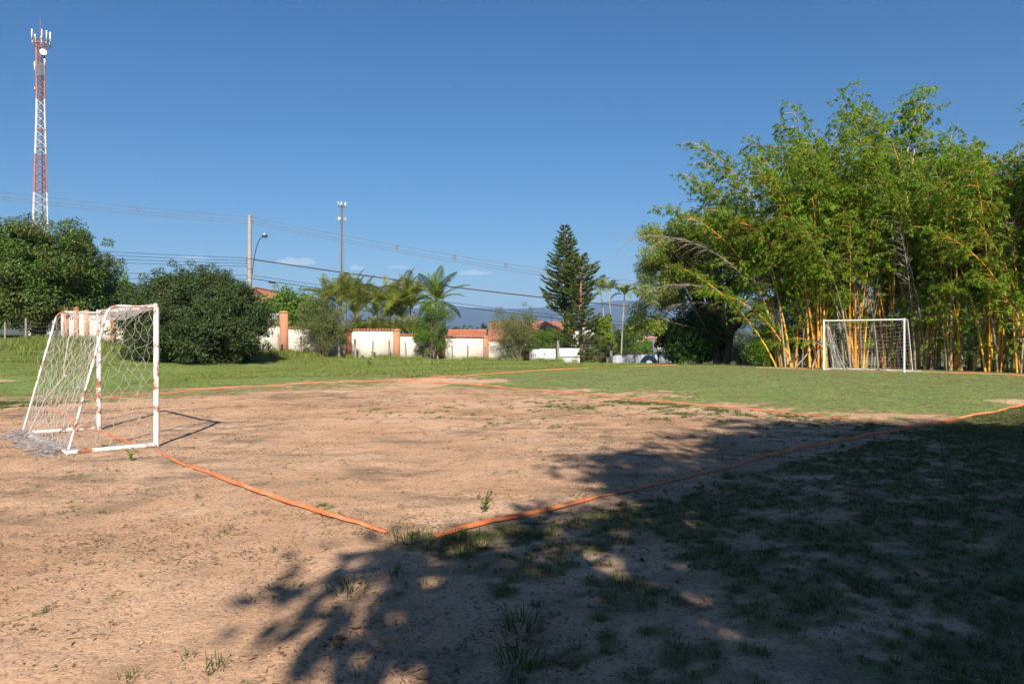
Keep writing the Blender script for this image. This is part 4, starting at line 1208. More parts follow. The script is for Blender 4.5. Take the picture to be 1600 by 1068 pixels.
# dead bare culm with grey side twigs
def dead_culm(seed, Lc, th0, th1, p):
    r = np.random.default_rng(seed)
    nn = 26; s = np.linspace(0, 1, nn + 1)
    th = np.radians(th0 + (th1 - th0) * s ** p)
    st = np.c_[np.sin(th), np.zeros(nn + 1), np.cos(th)] * (Lc / nn)
    P = np.cumsum(st, 0); P -= P[0]
    g = Geo(); g.tube(P, .045 * (1 - s) ** .7 + .005, 6)
    for k in range(int(nn * .45), nn + 1):
        for _ in range(5):
            a = r.uniform(0, 6.28); l = r.uniform(.4, 1.3)
            d = st[k] / np.linalg.norm(st[k]) * .9 + np.array([0, math.cos(a), math.sin(a) * .7 - .25]) * .6
            g.tube(bez(P[k], P[k] + d * l * .5, P[k] + d * l + [0, 0, -.25 * l], 4), np.linspace(.012, .003, 4), 3, cap=False)
    return g.mesh('culm', M['twig_grey'])
DEAD = [dead_culm(320, 11.5, 6, 98, 1.25), dead_culm(321, 10, 20, 105, 1.2), dead_culm(322, 7.5, 3, 25, 1.4)]

rB = np.random.default_rng(330)
def bamboo_clump(label, px, Y, spec, spread=.65, dead=0, seed=0):
    """spec: (how many, variants, mean bearing in degrees, bearing spread, scale range)"""
    X = PX(px, Y)
    zb = G(X, Y)
    t = thing('bamboo_clump', label, 'bamboo', (X, Y, zb), 0, 'golden bamboo clumps behind the far goal')
    r = np.random.default_rng(seed)
    for (n, variants, bear, bs, (s0, s1)) in spec:
        for k in range(n):
            v = VAR[variants[int(r.integers(len(variants)))]]
            a = math.radians(bear + r.normal() * bs)
            c = link('culm', v[0], t); f = link('foliage', v[1], c)
            q = r.uniform(0, 1) ** .5 * spread
            b_ = r.uniform(0, 6.28)
            loc = np.array([math.cos(b_) * q * .5 + math.cos(a) * q * .6, math.sin(b_) * q * .5 + math.sin(a) * q * .6])
            c.location = (*loc, G(X + loc[0], Y + loc[1]) - zb - .08)
            c.rotation_euler = (0, 0, a)
            s = r.uniform(s0, s1)
            c.scale = (s, s, s)
    for k in range(dead):
        c = link('culm', DEAD[2], t)
        c.location = (r.uniform(-.8, .8), r.uniform(-.6, .4), -.1)
        c.rotation_euler = (0, 0, r.uniform(0, 6.28)); s = r.uniform(.5, .9); c.scale = (s, s, s)
    return t
up_, arch, low = [0, 1, 6], [2, 3], [4, 5]
bamboo_clump('bamboo clump fanning low and wide at the left end', 1240, 34.0, [(2, [5, 8], 178, 18, (.6, .85)), (3, [3, 2], 175, 25, (.8, 1.0)), (10, [1, 2, 7], 110, 70, (.6, .88))], .8, 4, 1)
bamboo_clump('tall arching bamboo clump just left of the far goal', 1284, 33.6, [(5, [2, 3, 1], 170, 40, (.78, .95)), (10, up_, 140, 90, (.76, .92)), (3, [1, 2], 175, 20, (.95, 1.05)), (7, [10, 11], 250, 70, (.62, .82)), (2, [3, 7], 190, 40, (.55, .8))], .7, 4, 2)
bamboo_clump('upright golden bamboo clump behind the far goal net', 1338, 32.6, [(13, up_, 130, 90, (.76, .90)), (5, [2, 3], 110, 90, (.6, .8)), (7, [10, 11], 250, 70, (.62, .82)), (1, [9], 270, 60, (.7, .95))], .55, 5, 3)
bamboo_clump('tallest bamboo clump above the right goal post', 1394, 32.2, [(9, [0, 6], 90, 45, (.92, 1.03)), (6, [1, 2], 100, 60, (.8, .92)), (7, [10, 11], 250, 70, (.62, .82)), (1, [9], 270, 50, (.6, .8))], .6, 14, 4)
bamboo_clump('thin bamboo clump with tall bare golden culms', 1448, 31.0, [(8, [6, 0], 80, 90, (.76, .90)), (5, [2, 1], 80, 60, (.70, .82)), (7, [10, 11], 250, 70, (.62, .82)), (1, [9], 250, 60, (.6, .9))], .6, 14, 5)
bamboo_clump('leafy golden bamboo clump right of the far goal', 1498, 29.8, [(13, up_, 60, 80, (.66, .78)), (5, [2, 3], 60, 50, (.65, .8)), (7, [10, 11], 250, 70, (.62, .82)), (1, [9], 270, 60, (.6, .8))], .6, 6, 6)
bamboo_clump('bamboo clump with one culm leaning to the right', 1556, 28.6, [(10, up_, 60, 60, (.66, .78)), (2, [5], 5, 8, (.8, .9)), (4, [2, 3], 40, 50, (.65, .8)), (7, [10, 11], 250, 70, (.62, .82)), (1, [9], 270, 60, (.6, .8))], .6, 6, 7)
bamboo_clump('bamboo clump at the right picture edge', 1618, 27.2, [(12, up_, 60, 60, (.76, .90)), (6, [2, 3], 80, 50, (.65, .8)), (7, [10, 11], 250, 70, (.62, .82)), (1, [9], 260, 60, (.6, .8))], .7, 3, 8)
bamboo_clump('bamboo clump past the right picture edge', 1720, 25.6, [(10, up_, 60, 60, (.70, .82)), (6, [2, 3], 60, 60, (.65, .8))], .7, 0, 9)
bamboo_clump('bamboo clump in the second row behind the left clumps', 1300, 37.0, [(12, [0, 1], 150, 80, (.95, 1.12)), (2, [3], 190, 30, (.9, 1.05))], .9, 0, 10)
bamboo_clump('bamboo clump in the second row behind the middle clumps', 1425, 35.5, [(13, [0, 1], 100, 90, (.78, .92))], .9, 0, 11)
bamboo_clump('bamboo clump in the second row behind the right clumps', 1545, 33.5, [(14, [0, 1, 2], 80, 80, (.74, .88))], .9, 0, 12)

# long dead culms arching left, and cut poles leaning near the goal
for (lb, px, Y, me, sc_, a, z) in (('bare dead bamboo culm arching left over the spreading tree', 1222, 34.2, DEAD[0], .92, 178, 0),
                                   ('second bare dead bamboo culm drooping left below the first', 1220, 36.2, DEAD[1], .70, 160, 0),
                                   ('third dead bamboo culm drooping left deepest in the shade', 1225, 36.0, DEAD[1], .86, 186, 0)):
    t = thing('dead_bamboo', lb, 'bamboo', (PX(px, Y), Y, G(PX(px, Y), Y) - .05), math.radians(a), 'dead culms arching from the bamboo')
    c = link('culm', me, t); c.scale = (sc_, sc_, sc_)
def pole_between(lb, p0, p1, r):
    p0, p1 = np.asarray(p0, float), np.asarray(p1, float)
    t = thing('cut_pole', lb, 'pole', tuple(p0), 0, 'cut bamboo poles by the far goal')
    g = Geo(); s = np.linspace(0, 1, 8)[:, None]
    path = (p1 - p0) * s; path[:, 2] -= .06 * (s[:, 0] * (1 - s[:, 0])) * 4
    g.tube(path, np.linspace(r, r * .7, 8), 7); g.obj('shaft', M['twig_grey'], t, smooth=True)
Q = lambda px, py, Y: (PX(px, Y), Y, PZ(py, Y))
YL = 31.2
pole_between('long grey cut pole leaning up towards the left goal post', (PX(1240, YL), YL, G(PX(1240, YL), YL)), Q(1281, 527, YL + .4), .035)
pole_between('thick grey cut pole leaning steeply beside the left goal post', (PX(1268, YL), YL, G(PX(1268, YL), YL)), Q(1284, 530, YL + .3), .055)
pole_between('pale cut pole lying across the left goal post', Q(1273, 531, YL - .1), Q(1308, 541, YL + .2), .04)

# ------------------------------------------------------------------ far woodland
g = Geo(); r = np.random.default_rng(400)
fw = []
for k in range(330):
    Y = r.uniform(170, 420) if k < 170 else r.uniform(420, 1300)
    px = r.uniform(380, 1300)
    x = PX(px, Y); z = float(ground_z(np.array([x]), np.array([Y]))[0])
    if 985 < px < 1045 and Y < 600: continue
    h = r.uniform(6, 11) if Y < 420 else r.uniform(7, 13)
    for _ in range(5):
        fw.append((x + r.normal() * h * .22, Y + r.normal() * h * .2, z + h * r.uniform(.35, .95), h * r.uniform(.16, .28)))
fw = np.array(fw)
clump_leaves(g, r, fw[:, :3], fw[:, 3], 40, 1.5, .9, .1, .8)
wd = g.obj('distant_woodland', M['lf_far'])
tag(wd, 'hazy dark woodland on the slopes below the ridge', None, kind='stuff')

# ------------------------------------------------------------------ trees behind the camera whose shade falls on the right of the pitch
ratio = 1 / math.tan(SUN_EL)
def shade_tree(label, X, Y, poly, n, seed, rad=1.0, per=150, reach=2.6):
    """big leafy tree; its clumps are spread so that the crown throws its shade over the ground polygon poly"""
    r = np.random.default_rng(seed)
    poly = np.asarray(poly, float)
    lo_, hi_ = poly.min(0), poly.max(0)
    def inside(p):
        c = False; j = len(poly) - 1
        for i in range(len(poly)):
            if (poly[i][1] > p[1]) != (poly[j][1] > p[1]) and p[0] < (poly[j][0] - poly[i][0]) * (p[1] - poly[i][1]) / (poly[j][1] - poly[i][1]) + poly[i][0]: c = not c
            j = i
        return c
    cl = []
    while len(cl) < n:
        s = r.uniform(lo_, hi_)
        if not inside(s): continue
        y = Y + r.uniform(-3.2, reach)
        h = (s[1] - y) / (ratio * -SUN_AZ[1])
        if h < max(3.6, CAMH + .50 * y + rad + .9): continue
        x = s[0] + SUN_AZ[0] * ratio * h
        cl.append((x - X, y - Y, h))
    return tree('shade_tree', label, 'tree', X, Y, 0, None, 0, rad, per, .30, .13, M['lf_mango'], M['bark'], .34, 2.6, seed, limbs=40, clumps=cl, z0=0.0, group='shade trees behind the camera')
shade_tree('tree behind the viewer shading the near corner', 2.2, -5.5, [(-1.5, 1), (-1.35, 3.1), (-.6, 5.0), (-.35, 6.3), (.5, 7.0), (1.0, 8.0), (5, 8.5), (6, 1)], 80, 501, .72, 125)
shade_tree('second tree behind the viewer shading the near touchline', 3.6, -8.5, [(1.2, 1), (1.2, 6.0), (2.4, 9.0), (3.8, 11), (7.5, 11), (7.5, 1)], 34, 505, .8, 110)
shade_tree('tree behind the viewer shading the middle touchline', 5.0, -6.5, [(.5, 7.4), (1.0, 8.8), (2.1, 10.8), (3.5, 13.1), (5.5, 13.5), (8, 12.8), (8, 7)], 74, 502, .75, 125)
shade_tree('tree behind the viewer shading the right foreground', 9.0, -5.5, [(4.5, 1), (4.5, 9), (8, 12), (12, 12), (13, 1)], 110, 503, .95, 120)
shade_tree('second tree behind the viewer shading the right foreground', 8.0, -9.0, [(3.5, 1), (3.5, 8), (7, 11.6), (12, 11.6), (13, 1)], 80, 506, .9, 110)
shade_tree('tree behind the viewer shading the far right grass', 14.0, -6.5, [(8, 8), (8, 12.2), (11, 13.0), (17, 13.5), (18, 2), (12, 2)], 90, 504, 1.0)
# unseen trees added behind them on the right to block sky light
for k, (X, Y, H, lb) in enumerate(((6, -15, 7.5, 'unseen tree added to screen the sky behind the viewer, first on the right'), (13, -13, 8, 'unseen tree added to screen the sky behind the viewer, second on the right'), (20, -9, 7.5, 'unseen tree added to screen the sky behind the viewer, third on the right'), (10, -21, 8.5, 'unseen tree added to screen the sky farther behind the viewer'), (22, 0, 6.5, 'unseen tree added to screen the sky beside the viewer'))):
    tree('screen_tree', lb, 'tree', X, Y, H, (4.6, 4.2, 4.2), 70, 1.3, 130, .42, .2, M['lf_mango'], M['bark'], .35, 3.0, 520 + k, zmin=2.5, limbs=16, core=30, group='shade trees behind the camera')
shade_tree('unseen leaning tree added to deepen the shade of the right foreground', 6.5, -2.5, [(1.8, 4.5), (1.8, 8.0), (3.5, 10.6), (5.0, 12.2), (12, 12.2), (12, 4.5)], 85, 507, .75, 120, 8.0)  # boughs added out of view to keep sky light off this ground
shade_tree('unseen leaning tree added to deepen the shade of the far right foreground', 11.5, -2.0, [(6, 4.5), (6, 12), (17, 12.6), (17, 4.5)], 90, 508, .9, 150, 8.0)  # likewise unseen, added to cover the sky overhead farther right
# ------------------------------------------------------------------ goals
def net_panel(g, Pfun, nu, nv, r, jit, rr, diamond=True):
    """knotted cords over a sheet Pfun(s,t), s,t in 0..1"""
    S = np.zeros((nv + 1, nu + 1, 3))
    for j in range(nv + 1):
        for i in range(nu + 1):
            t = j / nv
            s = (i + (.5 if (diamond and j % 2) else 0)) / nu
            S[j, i] = Pfun(min(1, s), t) + r.normal(size=3) * jit
    for j in range(nv):
        for i in range(nu + 1):
            if diamond:
                if j % 2 == 0:
                    nb_ = [i, i - 1]
                else:
                    nb_ = [i, i + 1]
                for k in nb_:
                    if 0 <= k <= nu:
                        g.tube([S[j, i], (S[j, i] + S[j + 1, k]) / 2 + r.normal(size=3) * jit * .4 - [0, 0, jit * .3], S[j + 1, k]], rr, 3, cap=False)
            else:
                g.tube([S[j, i], S[j + 1, i]], rr, 3, cap=False)
                if i < nu: g.tube([S[j, i], S[j, i + 1]], rr, 3, cap=False)

def soccer_goal(label, N0, F0, Hn, depth, dirb, pr, pm, seed, netkw, shelf=.52):
    N0, F0 = np.asarray(N0, float), np.asarray(F0, float)
    zN, zF = G(*N0), G(*F0)
    t = thing('soccer_goal', label, 'soccer goal', (*N0, zN))
    O = np.array([*N0, zN]); b_ = np.array([*dirb, 0.])
    a0 = np.array([*N0, zN]) - O; a1 = np.array([*F0, zF]) - O
    up_ = np.array([0, 0, Hn])
    for q in (a0, a1):
        g = Geo(); g.tube([q - (0, 0, .06), q + up_ * .5, q + up_ + (0, 0, .02)], pr, 10); g.obj('post', pm, t, smooth=True)
    g = Geo(); g.tube(np.linspace(a0 + up_ * .985, a1 + up_ * .985, 5), pr * .92, 10); g.obj('crossbar', pm, t, smooth=True)
    prof = []                                         # side profile from post top over the shelf and down to the back foot
    for q in (a0, a1):
        s0 = q + up_ * .985; s1 = q + up_ * .985 + b_ * shelf; e = q + b_ * depth
        c1 = s1 + b_ * .16 + (0, 0, -.22)
        path = np.concatenate([np.linspace(s0, s1, 4), bez(s1, s1 + b_ * .13, c1, 6)[1:], np.linspace(c1, e, 7)[1:]])
        prof.append(path)
        g = Geo(); g.tube(path, pr * .42, 7); g.obj('side_pipe', pm, t, smooth=True)
    for q in (a0, a1):
        g = Geo(); g.tube(np.linspace(q + (0, 0, .03), q + b_ * depth + (0, 0, .03), 5), pr * .85, 8); g.obj('ground_bar', pm, t, smooth=True)
    g = Geo(); g.tube(np.linspace(a0 + b_ * depth + (0, 0, .03), a1 + b_ * depth + (0, 0, .03), 5), pr * .85, 8); g.obj('back_bar', pm, t, smooth=True)
    return t, a0, a1, b_, up_, prof, np.random.default_rng(seed)

gN, gF = np.array([-5.27, 10.62]), np.array([-7.33, 12.72])
bdir = np.array([-.745, -.667])
t, a0, a1, b_, up_, prof, r = soccer_goal('rusty white soccer goal with torn net on bare earth', gN, gF, 2.1, 1.14, bdir, .040, M['white_paint'], 601, {})
plen = [np.concatenate([[0], np.cumsum(np.linalg.norm(np.diff(p, axis=0), axis=1))]) for p in prof]
def on_prof(k, t_):
    l = plen[k] / plen[k][-1]
    return np.array([np.interp(t_, l, prof[k][:, i]) for i in range(3)])
wdir = (a1 - a0) / np.linalg.norm(a1 - a0)
def back_sheet(s, t_):
    p = on_prof(0, t_) * (1 - s) + on_prof(1, t_) * s
    sag = math.sin(math.pi * s) ** .7
    p = p - [0, 0, .16 * sag * (1 - t_) ** .8 * (t_ > .02)] - b_ * (.16 * sag * math.sin(math.pi * min(1, t_ * 1.1))) * .8
    return p + wdir * .03 * math.sin(9 * t_ + 4 * s)
g = Geo(); net_panel(g, back_sheet, 23, 27, r, .018, .0021); g.obj('net', M['net'], t)
def side_sheet(k):
    def f(s, t_):
        # s from the post backwards, t from the top down; the cloth hangs loose and billows towards the goal mouth
        top = on_prof(k, .02 + .30 * s)
        bot = (a0, a1)[k] + b_ * 1.14 * s + [0, 0, .02]
        back = on_prof(k, min(1, .3 + .7 * t_))
        front = (a0, a1)[k] + up_ * .985 * (1 - t_)
        p = front * (1 - s) + back * s
        p = p * .7 + (top * (1 - t_) + bot * t_) * .3
        return p + wdir * (.10 * math.sin(math.pi * s) * math.sin(math.pi * t_)) * (1 if k == 0 else -1) + b_ * .05 * math.sin(5 * t_ + k)
    return f
for k in (0, 1):
    g = Geo(); net_panel(g, side_sheet(k), 7, 17, r, .026, .0021); g.obj('side_net', M['net'], t)
# lashings and a knotted rope hanging in the net
g = Geo()
p_ = [back_sheet(.78, .12), back_sheet(.76, .35), back_sheet(.74, .55) - b_ * .05, back_sheet(.72, .60) - b_ * .08, back_sheet(.80, .75), back_sheet(.86, .97)]
g.tube(p_, .008, 5); th = np.linspace(0, 9, 20); kc = p_[3]
g.tube(np.c_[.03 * np.cos(th), .03 * np.sin(th * 1.7), .02 * np.sin(th)] + kc, .007, 4); g.obj('rope', M['net'], t)
g = Geo()
for k in range(26):                                   # net tied round the crossbar
    c = a0 + (a1 - a0) * (k + .5) / 26 + up_ * .985
    th = np.linspace(0, 7, 10) + r.uniform(0, 6)
    g.tube(c + wdir * (th[:, None] - 3.5) * .004 + np.outer(np.cos(th), b_) * .05 + np.outer(np.sin(th), [0, 0, 1]) * .05, .004, 3, cap=False)
o = g.obj('net_lashing', M['net'], t); o['kind'] = 'stuff'
# surplus net heaped on the back bar
g = Geo()
for k in range(300):
    s = r.uniform(-.02, 1.02); d = abs(r.normal()) * .13
    c = a0 + (a1 - a0) * s + b_ * (1.14 + d * (1 if r.random() < .8 else -.5))
    c = c + [0, 0, max(.01, .10 * math.exp(-(d / .13) ** 2) * r.uniform(.2, 1))]
    gx0 = c[:2] + gN
    a = r.uniform(0, 6.28)
    q = [c + np.array([math.cos(a + j * r.uniform(.4, .9)), math.sin(a + j * r.uniform(.4, .9)), 0]) * .05 * j + [0, 0, r.uniform(-.01, .03)] for j in range(5)]
    q = np.array(q); q[:, 2] = np.maximum(q[:, 2], .006)
    g.tube(q, .004, 3, cap=False)
o = g.obj('heaped_net', M['net_old'], t); o['kind'] = 'stuff'

fN, fF = np.array([15.32, 28.0]), np.array([13.11, 30.15])
t, a0, a1, b_, up_, prof, r = soccer_goal('white soccer goal with hanging net in front of the bamboo', fN, fF, 2.1, 1.1, (.70, .71), .038, M['white_post'], 611, {}, shelf=.35)
plen = [np.concatenate([[0], np.cumsum(np.linalg.norm(np.diff(p, axis=0), axis=1))]) for p in prof]
wdir = (a1 - a0) / np.linalg.norm(a1 - a0)
def far_sheet(s, t_):
    p = on_prof(0, t_) * (1 - s) + on_prof(1, t_) * s
    sag = math.sin(math.pi * s) ** .6
    return p - [0, 0, .30 * sag * (1 - t_) ** 1.0 * (t_ > .01)] - b_ * .25 * sag * math.sin(math.pi * t_)
g = Geo(); net_panel(g, far_sheet, 20, 16, r, .02, .0030, False); g.obj('net', M['net'], t)
g = Geo()
for k in range(22):                                   # net gathered at the left post
    s0 = 1 - r.uniform(0, .05); s1 = 1 - r.uniform(.02, .26)
    p0 = a0 + (a1 - a0) * s0 + up_ * r.uniform(.85, .98) + b_ * .1
    p2_ = a0 + (a1 - a0) * s1 + b_ * r.uniform(.1, .9) + [0, 0, .02]
    g.tube(bez(p0, p0 * .5 + p2_ * .5 - [0, 0, .25], p2_, 8) + r.normal(size=(8, 3)) * .015, .006, 3, cap=False)
o = g.obj('gathered_net', M['net'], t); o['kind'] = 'stuff'
g = Geo()
for k in range(90):
    s = r.uniform(-.12, 1.0) if k < 60 else r.uniform(-.14, 0.02)
    c = a0 + (a1 - a0) * s + b_ * r.uniform(.0, .5) * (s < .05) + b_ * 1.05 * (s >= .05)
    a = r.uniform(0, 6.28)
    g.tube([c + [math.cos(a) * .07 * j, math.sin(a) * .07 * j, .03 + r.uniform(0, .05)] for j in range(4)], .007, 3, cap=False)
o = g.obj('heaped_net', M['net'], t); o['kind'] = 'stuff'

# ------------------------------------------------------------------ orange boundary tapes
def tape(label, pts, width=.075, seed=0, bury_k=.0):
    """pts: (x, y, tilt in degrees from lying flat, lift); the webbing is slack, so it twists between flat and standing on edge"""
    pts = np.array(pts, float)
    seg = np.concatenate([[0], np.cumsum(np.linalg.norm(np.diff(pts[:, :2], axis=0), axis=1))])
    n = int(seg[-1] / .09) + 2
    s = np.linspace(0, seg[-1], n)
    x = np.interp(s, seg, pts[:, 0]); y = np.interp(s, seg, pts[:, 1])
    tl = np.radians(np.interp(s, seg, pts[:, 2])); lf = np.interp(s, seg, pts[:, 3])
    k = fbm(s * .5, np.full(n, seed * 3.3), 700 + seed, 3) - .5
    tl = np.clip(tl + k * .7 * (tl > .05), .02, 1.5)
    d = np.stack([np.gradient(x), np.gradient(y)], 1); d /= np.linalg.norm(d, axis=1)[:, None]
    nr = np.stack([d[:, 1], -d[:, 0]], 1)
    nr = np.where((nr[:, 1:2] > 0), -nr, nr)            # towards the camera side
    w = (fbm(s * .35 + 9, np.full(n, seed * 1.3), 710 + seed, 2) - .5) * .06
    x = x + nr[:, 0] * w; y = y + nr[:, 1] * w
    z = gz(x, y)
    zs = np.convolve(np.pad(z, 4, mode='edge'), np.ones(9) / 9, 'valid')
    bury = sstep(.56, .72, fbm(s * .8 + 3, np.full(n, seed * 2.1), 720 + seed, 3))     # soil and grass have crept over it here and there
    z = np.maximum(z, zs) + .006 + lf - bury * width * bury_k
    near_ = np.stack([x + nr[:, 0] * np.cos(tl) * width * .5, y + nr[:, 1] * np.cos(tl) * width * .5, z], 1)
    far_ = np.stack([x - nr[:, 0] * np.cos(tl) * width * .5, y - nr[:, 1] * np.cos(tl) * width * .5, z + np.sin(tl) * width], 1)
    mid_ = (near_ + far_) / 2 + np.c_[np.zeros((n, 2)), .004 * np.sin(s * 7)]
    nn_ = np.cross(np.c_[d, np.zeros(n)], far_ - near_); nn_ /= np.linalg.norm(nn_, axis=1)[:, None]
    g = Geo(); k = np.arange(n - 1)
    top = np.concatenate([near_, mid_, far_]); bot = top + np.tile(nn_, (3, 1)) * .0025
    v = np.concatenate([top, bot])
    f = []
    for a, c in ((0, n), (n, 2 * n)):
        f.append(np.stack([a + k, a + k + 1, c + k + 1, c + k], 1)); f.append(np.stack([3 * n + a + k + 1, 3 * n + a + k, 3 * n + c + k, 3 * n + c + k + 1], 1))
    f.append(np.stack([k + 1, k, 3 * n + k, 3 * n + k + 1], 1)); f.append(np.stack([2 * n + k, 2 * n + k + 1, 5 * n + k + 1, 5 * n + k], 1))
    o0 = v[0].copy()
    g.add(v - o0, np.concatenate(f))
    o = g.obj('boundary_tape', M['tape'])
    o.location = o0
    return tag(o, label, 'tape', 'orange tapes marking the pitch')
def TP(*rows):
    out = []
    for (px, py, tilt, lift) in rows:
        q = on_ground(px, py)
        out.append((q[0], q[1], tilt, lift))
    return out
tape('orange tape from the near goal to the near corner', TP((246, 704, 4, 0), (300, 729, 25, 0), (360, 757, 48, .01), (450, 787, 52, .01), (530, 811, 35, .01), (607, 833, 15, 0)), .042, 1)
tape('orange tape running through the near goal to the back corner', TP((214, 697, 3, -.012), (196, 690, 40, 0), (160, 676, 25, 0), (130, 664, 20, 0), (95, 645, 35, 0), (62, 630, 20, 0)), .036, 2, .6)
tape('orange tape along the shaded near touchline', TP((678, 843, 35, 0), (720, 831, 55, .01), (800, 811, 60, .01), (880, 793, 45, .01), (960, 773, 10, .005), (1050, 752, 4, .0), (1130, 732, 8, .005), (1180, 719, 40, .01), (1260, 702, 70, .015), (1340, 688, 65, .015), (1430, 670, 40, .01), (1500, 656, 55, .01), (1600, 634, 50, .01), (1690, 615, 40, 0)), .042, 3, .35)
tape('orange tape crossing the pitch at the halfway line', TP((1432, 667, 10, 0), (1380, 660, 30, 0), (1300, 652, 30, .01), (1200, 642, 40, .01), (1080, 632, 45, .01), (960, 620, 35, .01), (850, 611, 45, .01), (740, 602, 50, .01), (628, 594.5, 50, 0)), .034, 4, .2)
tape('orange tape along the far touchline, broad near the left goal', TP((62, 630, 15, 0), (120, 626, 25, 0), (200, 619, 20, 0), (268, 614, 35, .01), (310, 610.5, 80, .02), (365, 607, 70, .01), (400, 604, 20, 0), (470, 600.5, 45, .01), (560, 596.5, 40, 0), (640, 593, 10, 0), (690, 590, 45, .01), (780, 584, 50, .01), (860, 578.5, 50, .01), (952, 573.5, 45, .01)), .036, 5, .3)
tape('short orange tape end at the far crest left of the trees', TP((968, 573.5, 50, .01), (1010, 571.8, 45, .01), (1056, 570.6, 45, .01)), .03, 6)
tape('orange tape along the far goal line before the bamboo', [(11.0, 32.3, 60, .01), (12.4, 30.95, 60, .02), (13.1, 30.2, 20, 0), (15.3, 28.05, 40, .0), (15.9, 27.4, 75, .02), (17.2, 26.2, 65, .02), (19, 24.4, 50, 0)], .032, 7)

# ------------------------------------------------------------------ grass, weeds, litter
def proto(name, geo, mats):
    me = geo.mesh(name, mats)
    return bpy.data.objects.new(name, me)             # a pattern for scattering, not itself in the scene

def blade_tuft(r, n, h, w, spread, lean, segs=2):
    g = Geo()
    for k in range(n):
        a = r.uniform(0, 6.28); q = r.uniform(0, 1) ** .7 * spread
        b0 = np.array([math.cos(a) * q, math.sin(a) * q, -.01])
        a2 = a + r.normal() * .7
        l = h * r.uniform(.45, 1.15); le = lean * r.uniform(.3, 1.3)
        d = np.array([math.cos(a2), math.sin(a2), 0])
        s = np.array([-d[1], d[0], 0]) * w * .5
        m1 = b0 + d * l * le * .4 + [0, 0, l * .62]
        e1 = b0 + d * l * le * 1.1 + [0, 0, l * (1 - .35 * le)]
        if segs == 2:
            g.add([b0 - s, b0 + s, m1 + s * .8, m1 - s * .8, e1], [[0, 1, 2, 3]]); g.add([m1 - s * .8, m1 + s * .8, e1], [[0, 1, 2]])
        else:
            g.add([b0 - s, b0 + s, e1], [[0, 1, 2]])
    return g

def scatter(name, label, pts, rz, scl, pick, protos):
    me = bpy.data.meshes.new(name)
    me.vertices.add(len(pts)); me.vertices.foreach_set('co', np.asarray(pts, np.float32).ravel())
    for nm, tp, data in (('rz', 'FLOAT', rz), ('scl', 'FLOAT', scl), ('pick', 'INT', pick)):
        a = me.attributes.new(nm, tp, 'POINT')
        a.data.foreach_set('value', np.asarray(data, np.int32 if tp == 'INT' else np.float32))
    o = link(name, me)
    ng = bpy.data.node_groups.new(name, 'GeometryNodeTree')
    ng.interface.new_socket('Geometry', in_out='INPUT', socket_type='NodeSocketGeometry')
    ng.interface.new_socket('Geometry', in_out='OUTPUT', socket_type='NodeSocketGeometry')
    N, L = ng.nodes, ng.links
    gi = N.new('NodeGroupInput'); go_ = N.new('NodeGroupOutput')
    jn = N.new('GeometryNodeJoinGeometry')
    for p in protos:
        oi = N.new('GeometryNodeObjectInfo'); oi.inputs['Object'].default_value = p; oi.inputs['As Instance'].default_value = True
        L.new(oi.outputs['Geometry'], jn.inputs[0])
    ip = N.new('GeometryNodeInstanceOnPoints')
    def attr(nm, tp):
        a = N.new('GeometryNodeInputNamedAttribute'); a.data_type = tp; a.inputs['Name'].default_value = nm
        return [s for s in a.outputs if s.enabled and s.name == 'Attribute'][0]
    cx = N.new('ShaderNodeCombineXYZ'); L.new(attr('rz', 'FLOAT'), cx.inputs[2])
    er = N.new('FunctionNodeEulerToRotation'); L.new(cx.outputs[0], er.inputs[0])
    L.new(gi.outputs[0], ip.inputs['Points']); L.new(jn.outputs[0], ip.inputs['Instance'])
    ip.inputs['Pick Instance'].default_value = True
    L.new(attr('pick', 'INT'), ip.inputs['Instance Index'])
    L.new(er.outputs[0], ip.inputs['Rotation']); L.new(attr('scl', 'FLOAT'), ip.inputs['Scale'])
    L.new(ip.outputs[0], go_.inputs[0])
    md = o.modifiers.new('scatter', 'NODES'); md.node_group = ng
    return tag(o, label, None, kind='stuff')

rS = np.random.default_rng(800)
def sample(n, ymin, ymax, pad=4.0, power=1.0):
    """points over the field in view (and a step to either side)"""
    y = ymin + (ymax - ymin) * rS.random(n) ** power
    x = (rS.random(n) * 2 - 1) * (y * .74 + pad)
    keep = rS.random(n) < (y * .74 + pad) / (ymax * .74 + pad)
    return x[keep], y[keep]

mk = lambda nm, mt, k, *a: [proto(nm, blade_tuft(np.random.default_rng(810 + i), *a), M[mt]) for i in range(k)]
near_t = mk('grass_tuft', 'grass', 4, 16, .085, .006, .05, .9)
dry_t = mk('dry_tuft', 'straw', 3, 12, .05, .005, .06, 1.2)
turf_t = mk('turf_tuft', 'turf', 4, 14, .045, .010, .09, 1.0, 1)
mead_t = mk('meadow_tuft', 'meadow', 4, 16, .10, .014, .12, .9, 1)
tall_t = mk('tall_tuft', 'meadow', 4, 22, .42, .016, .16, .7)

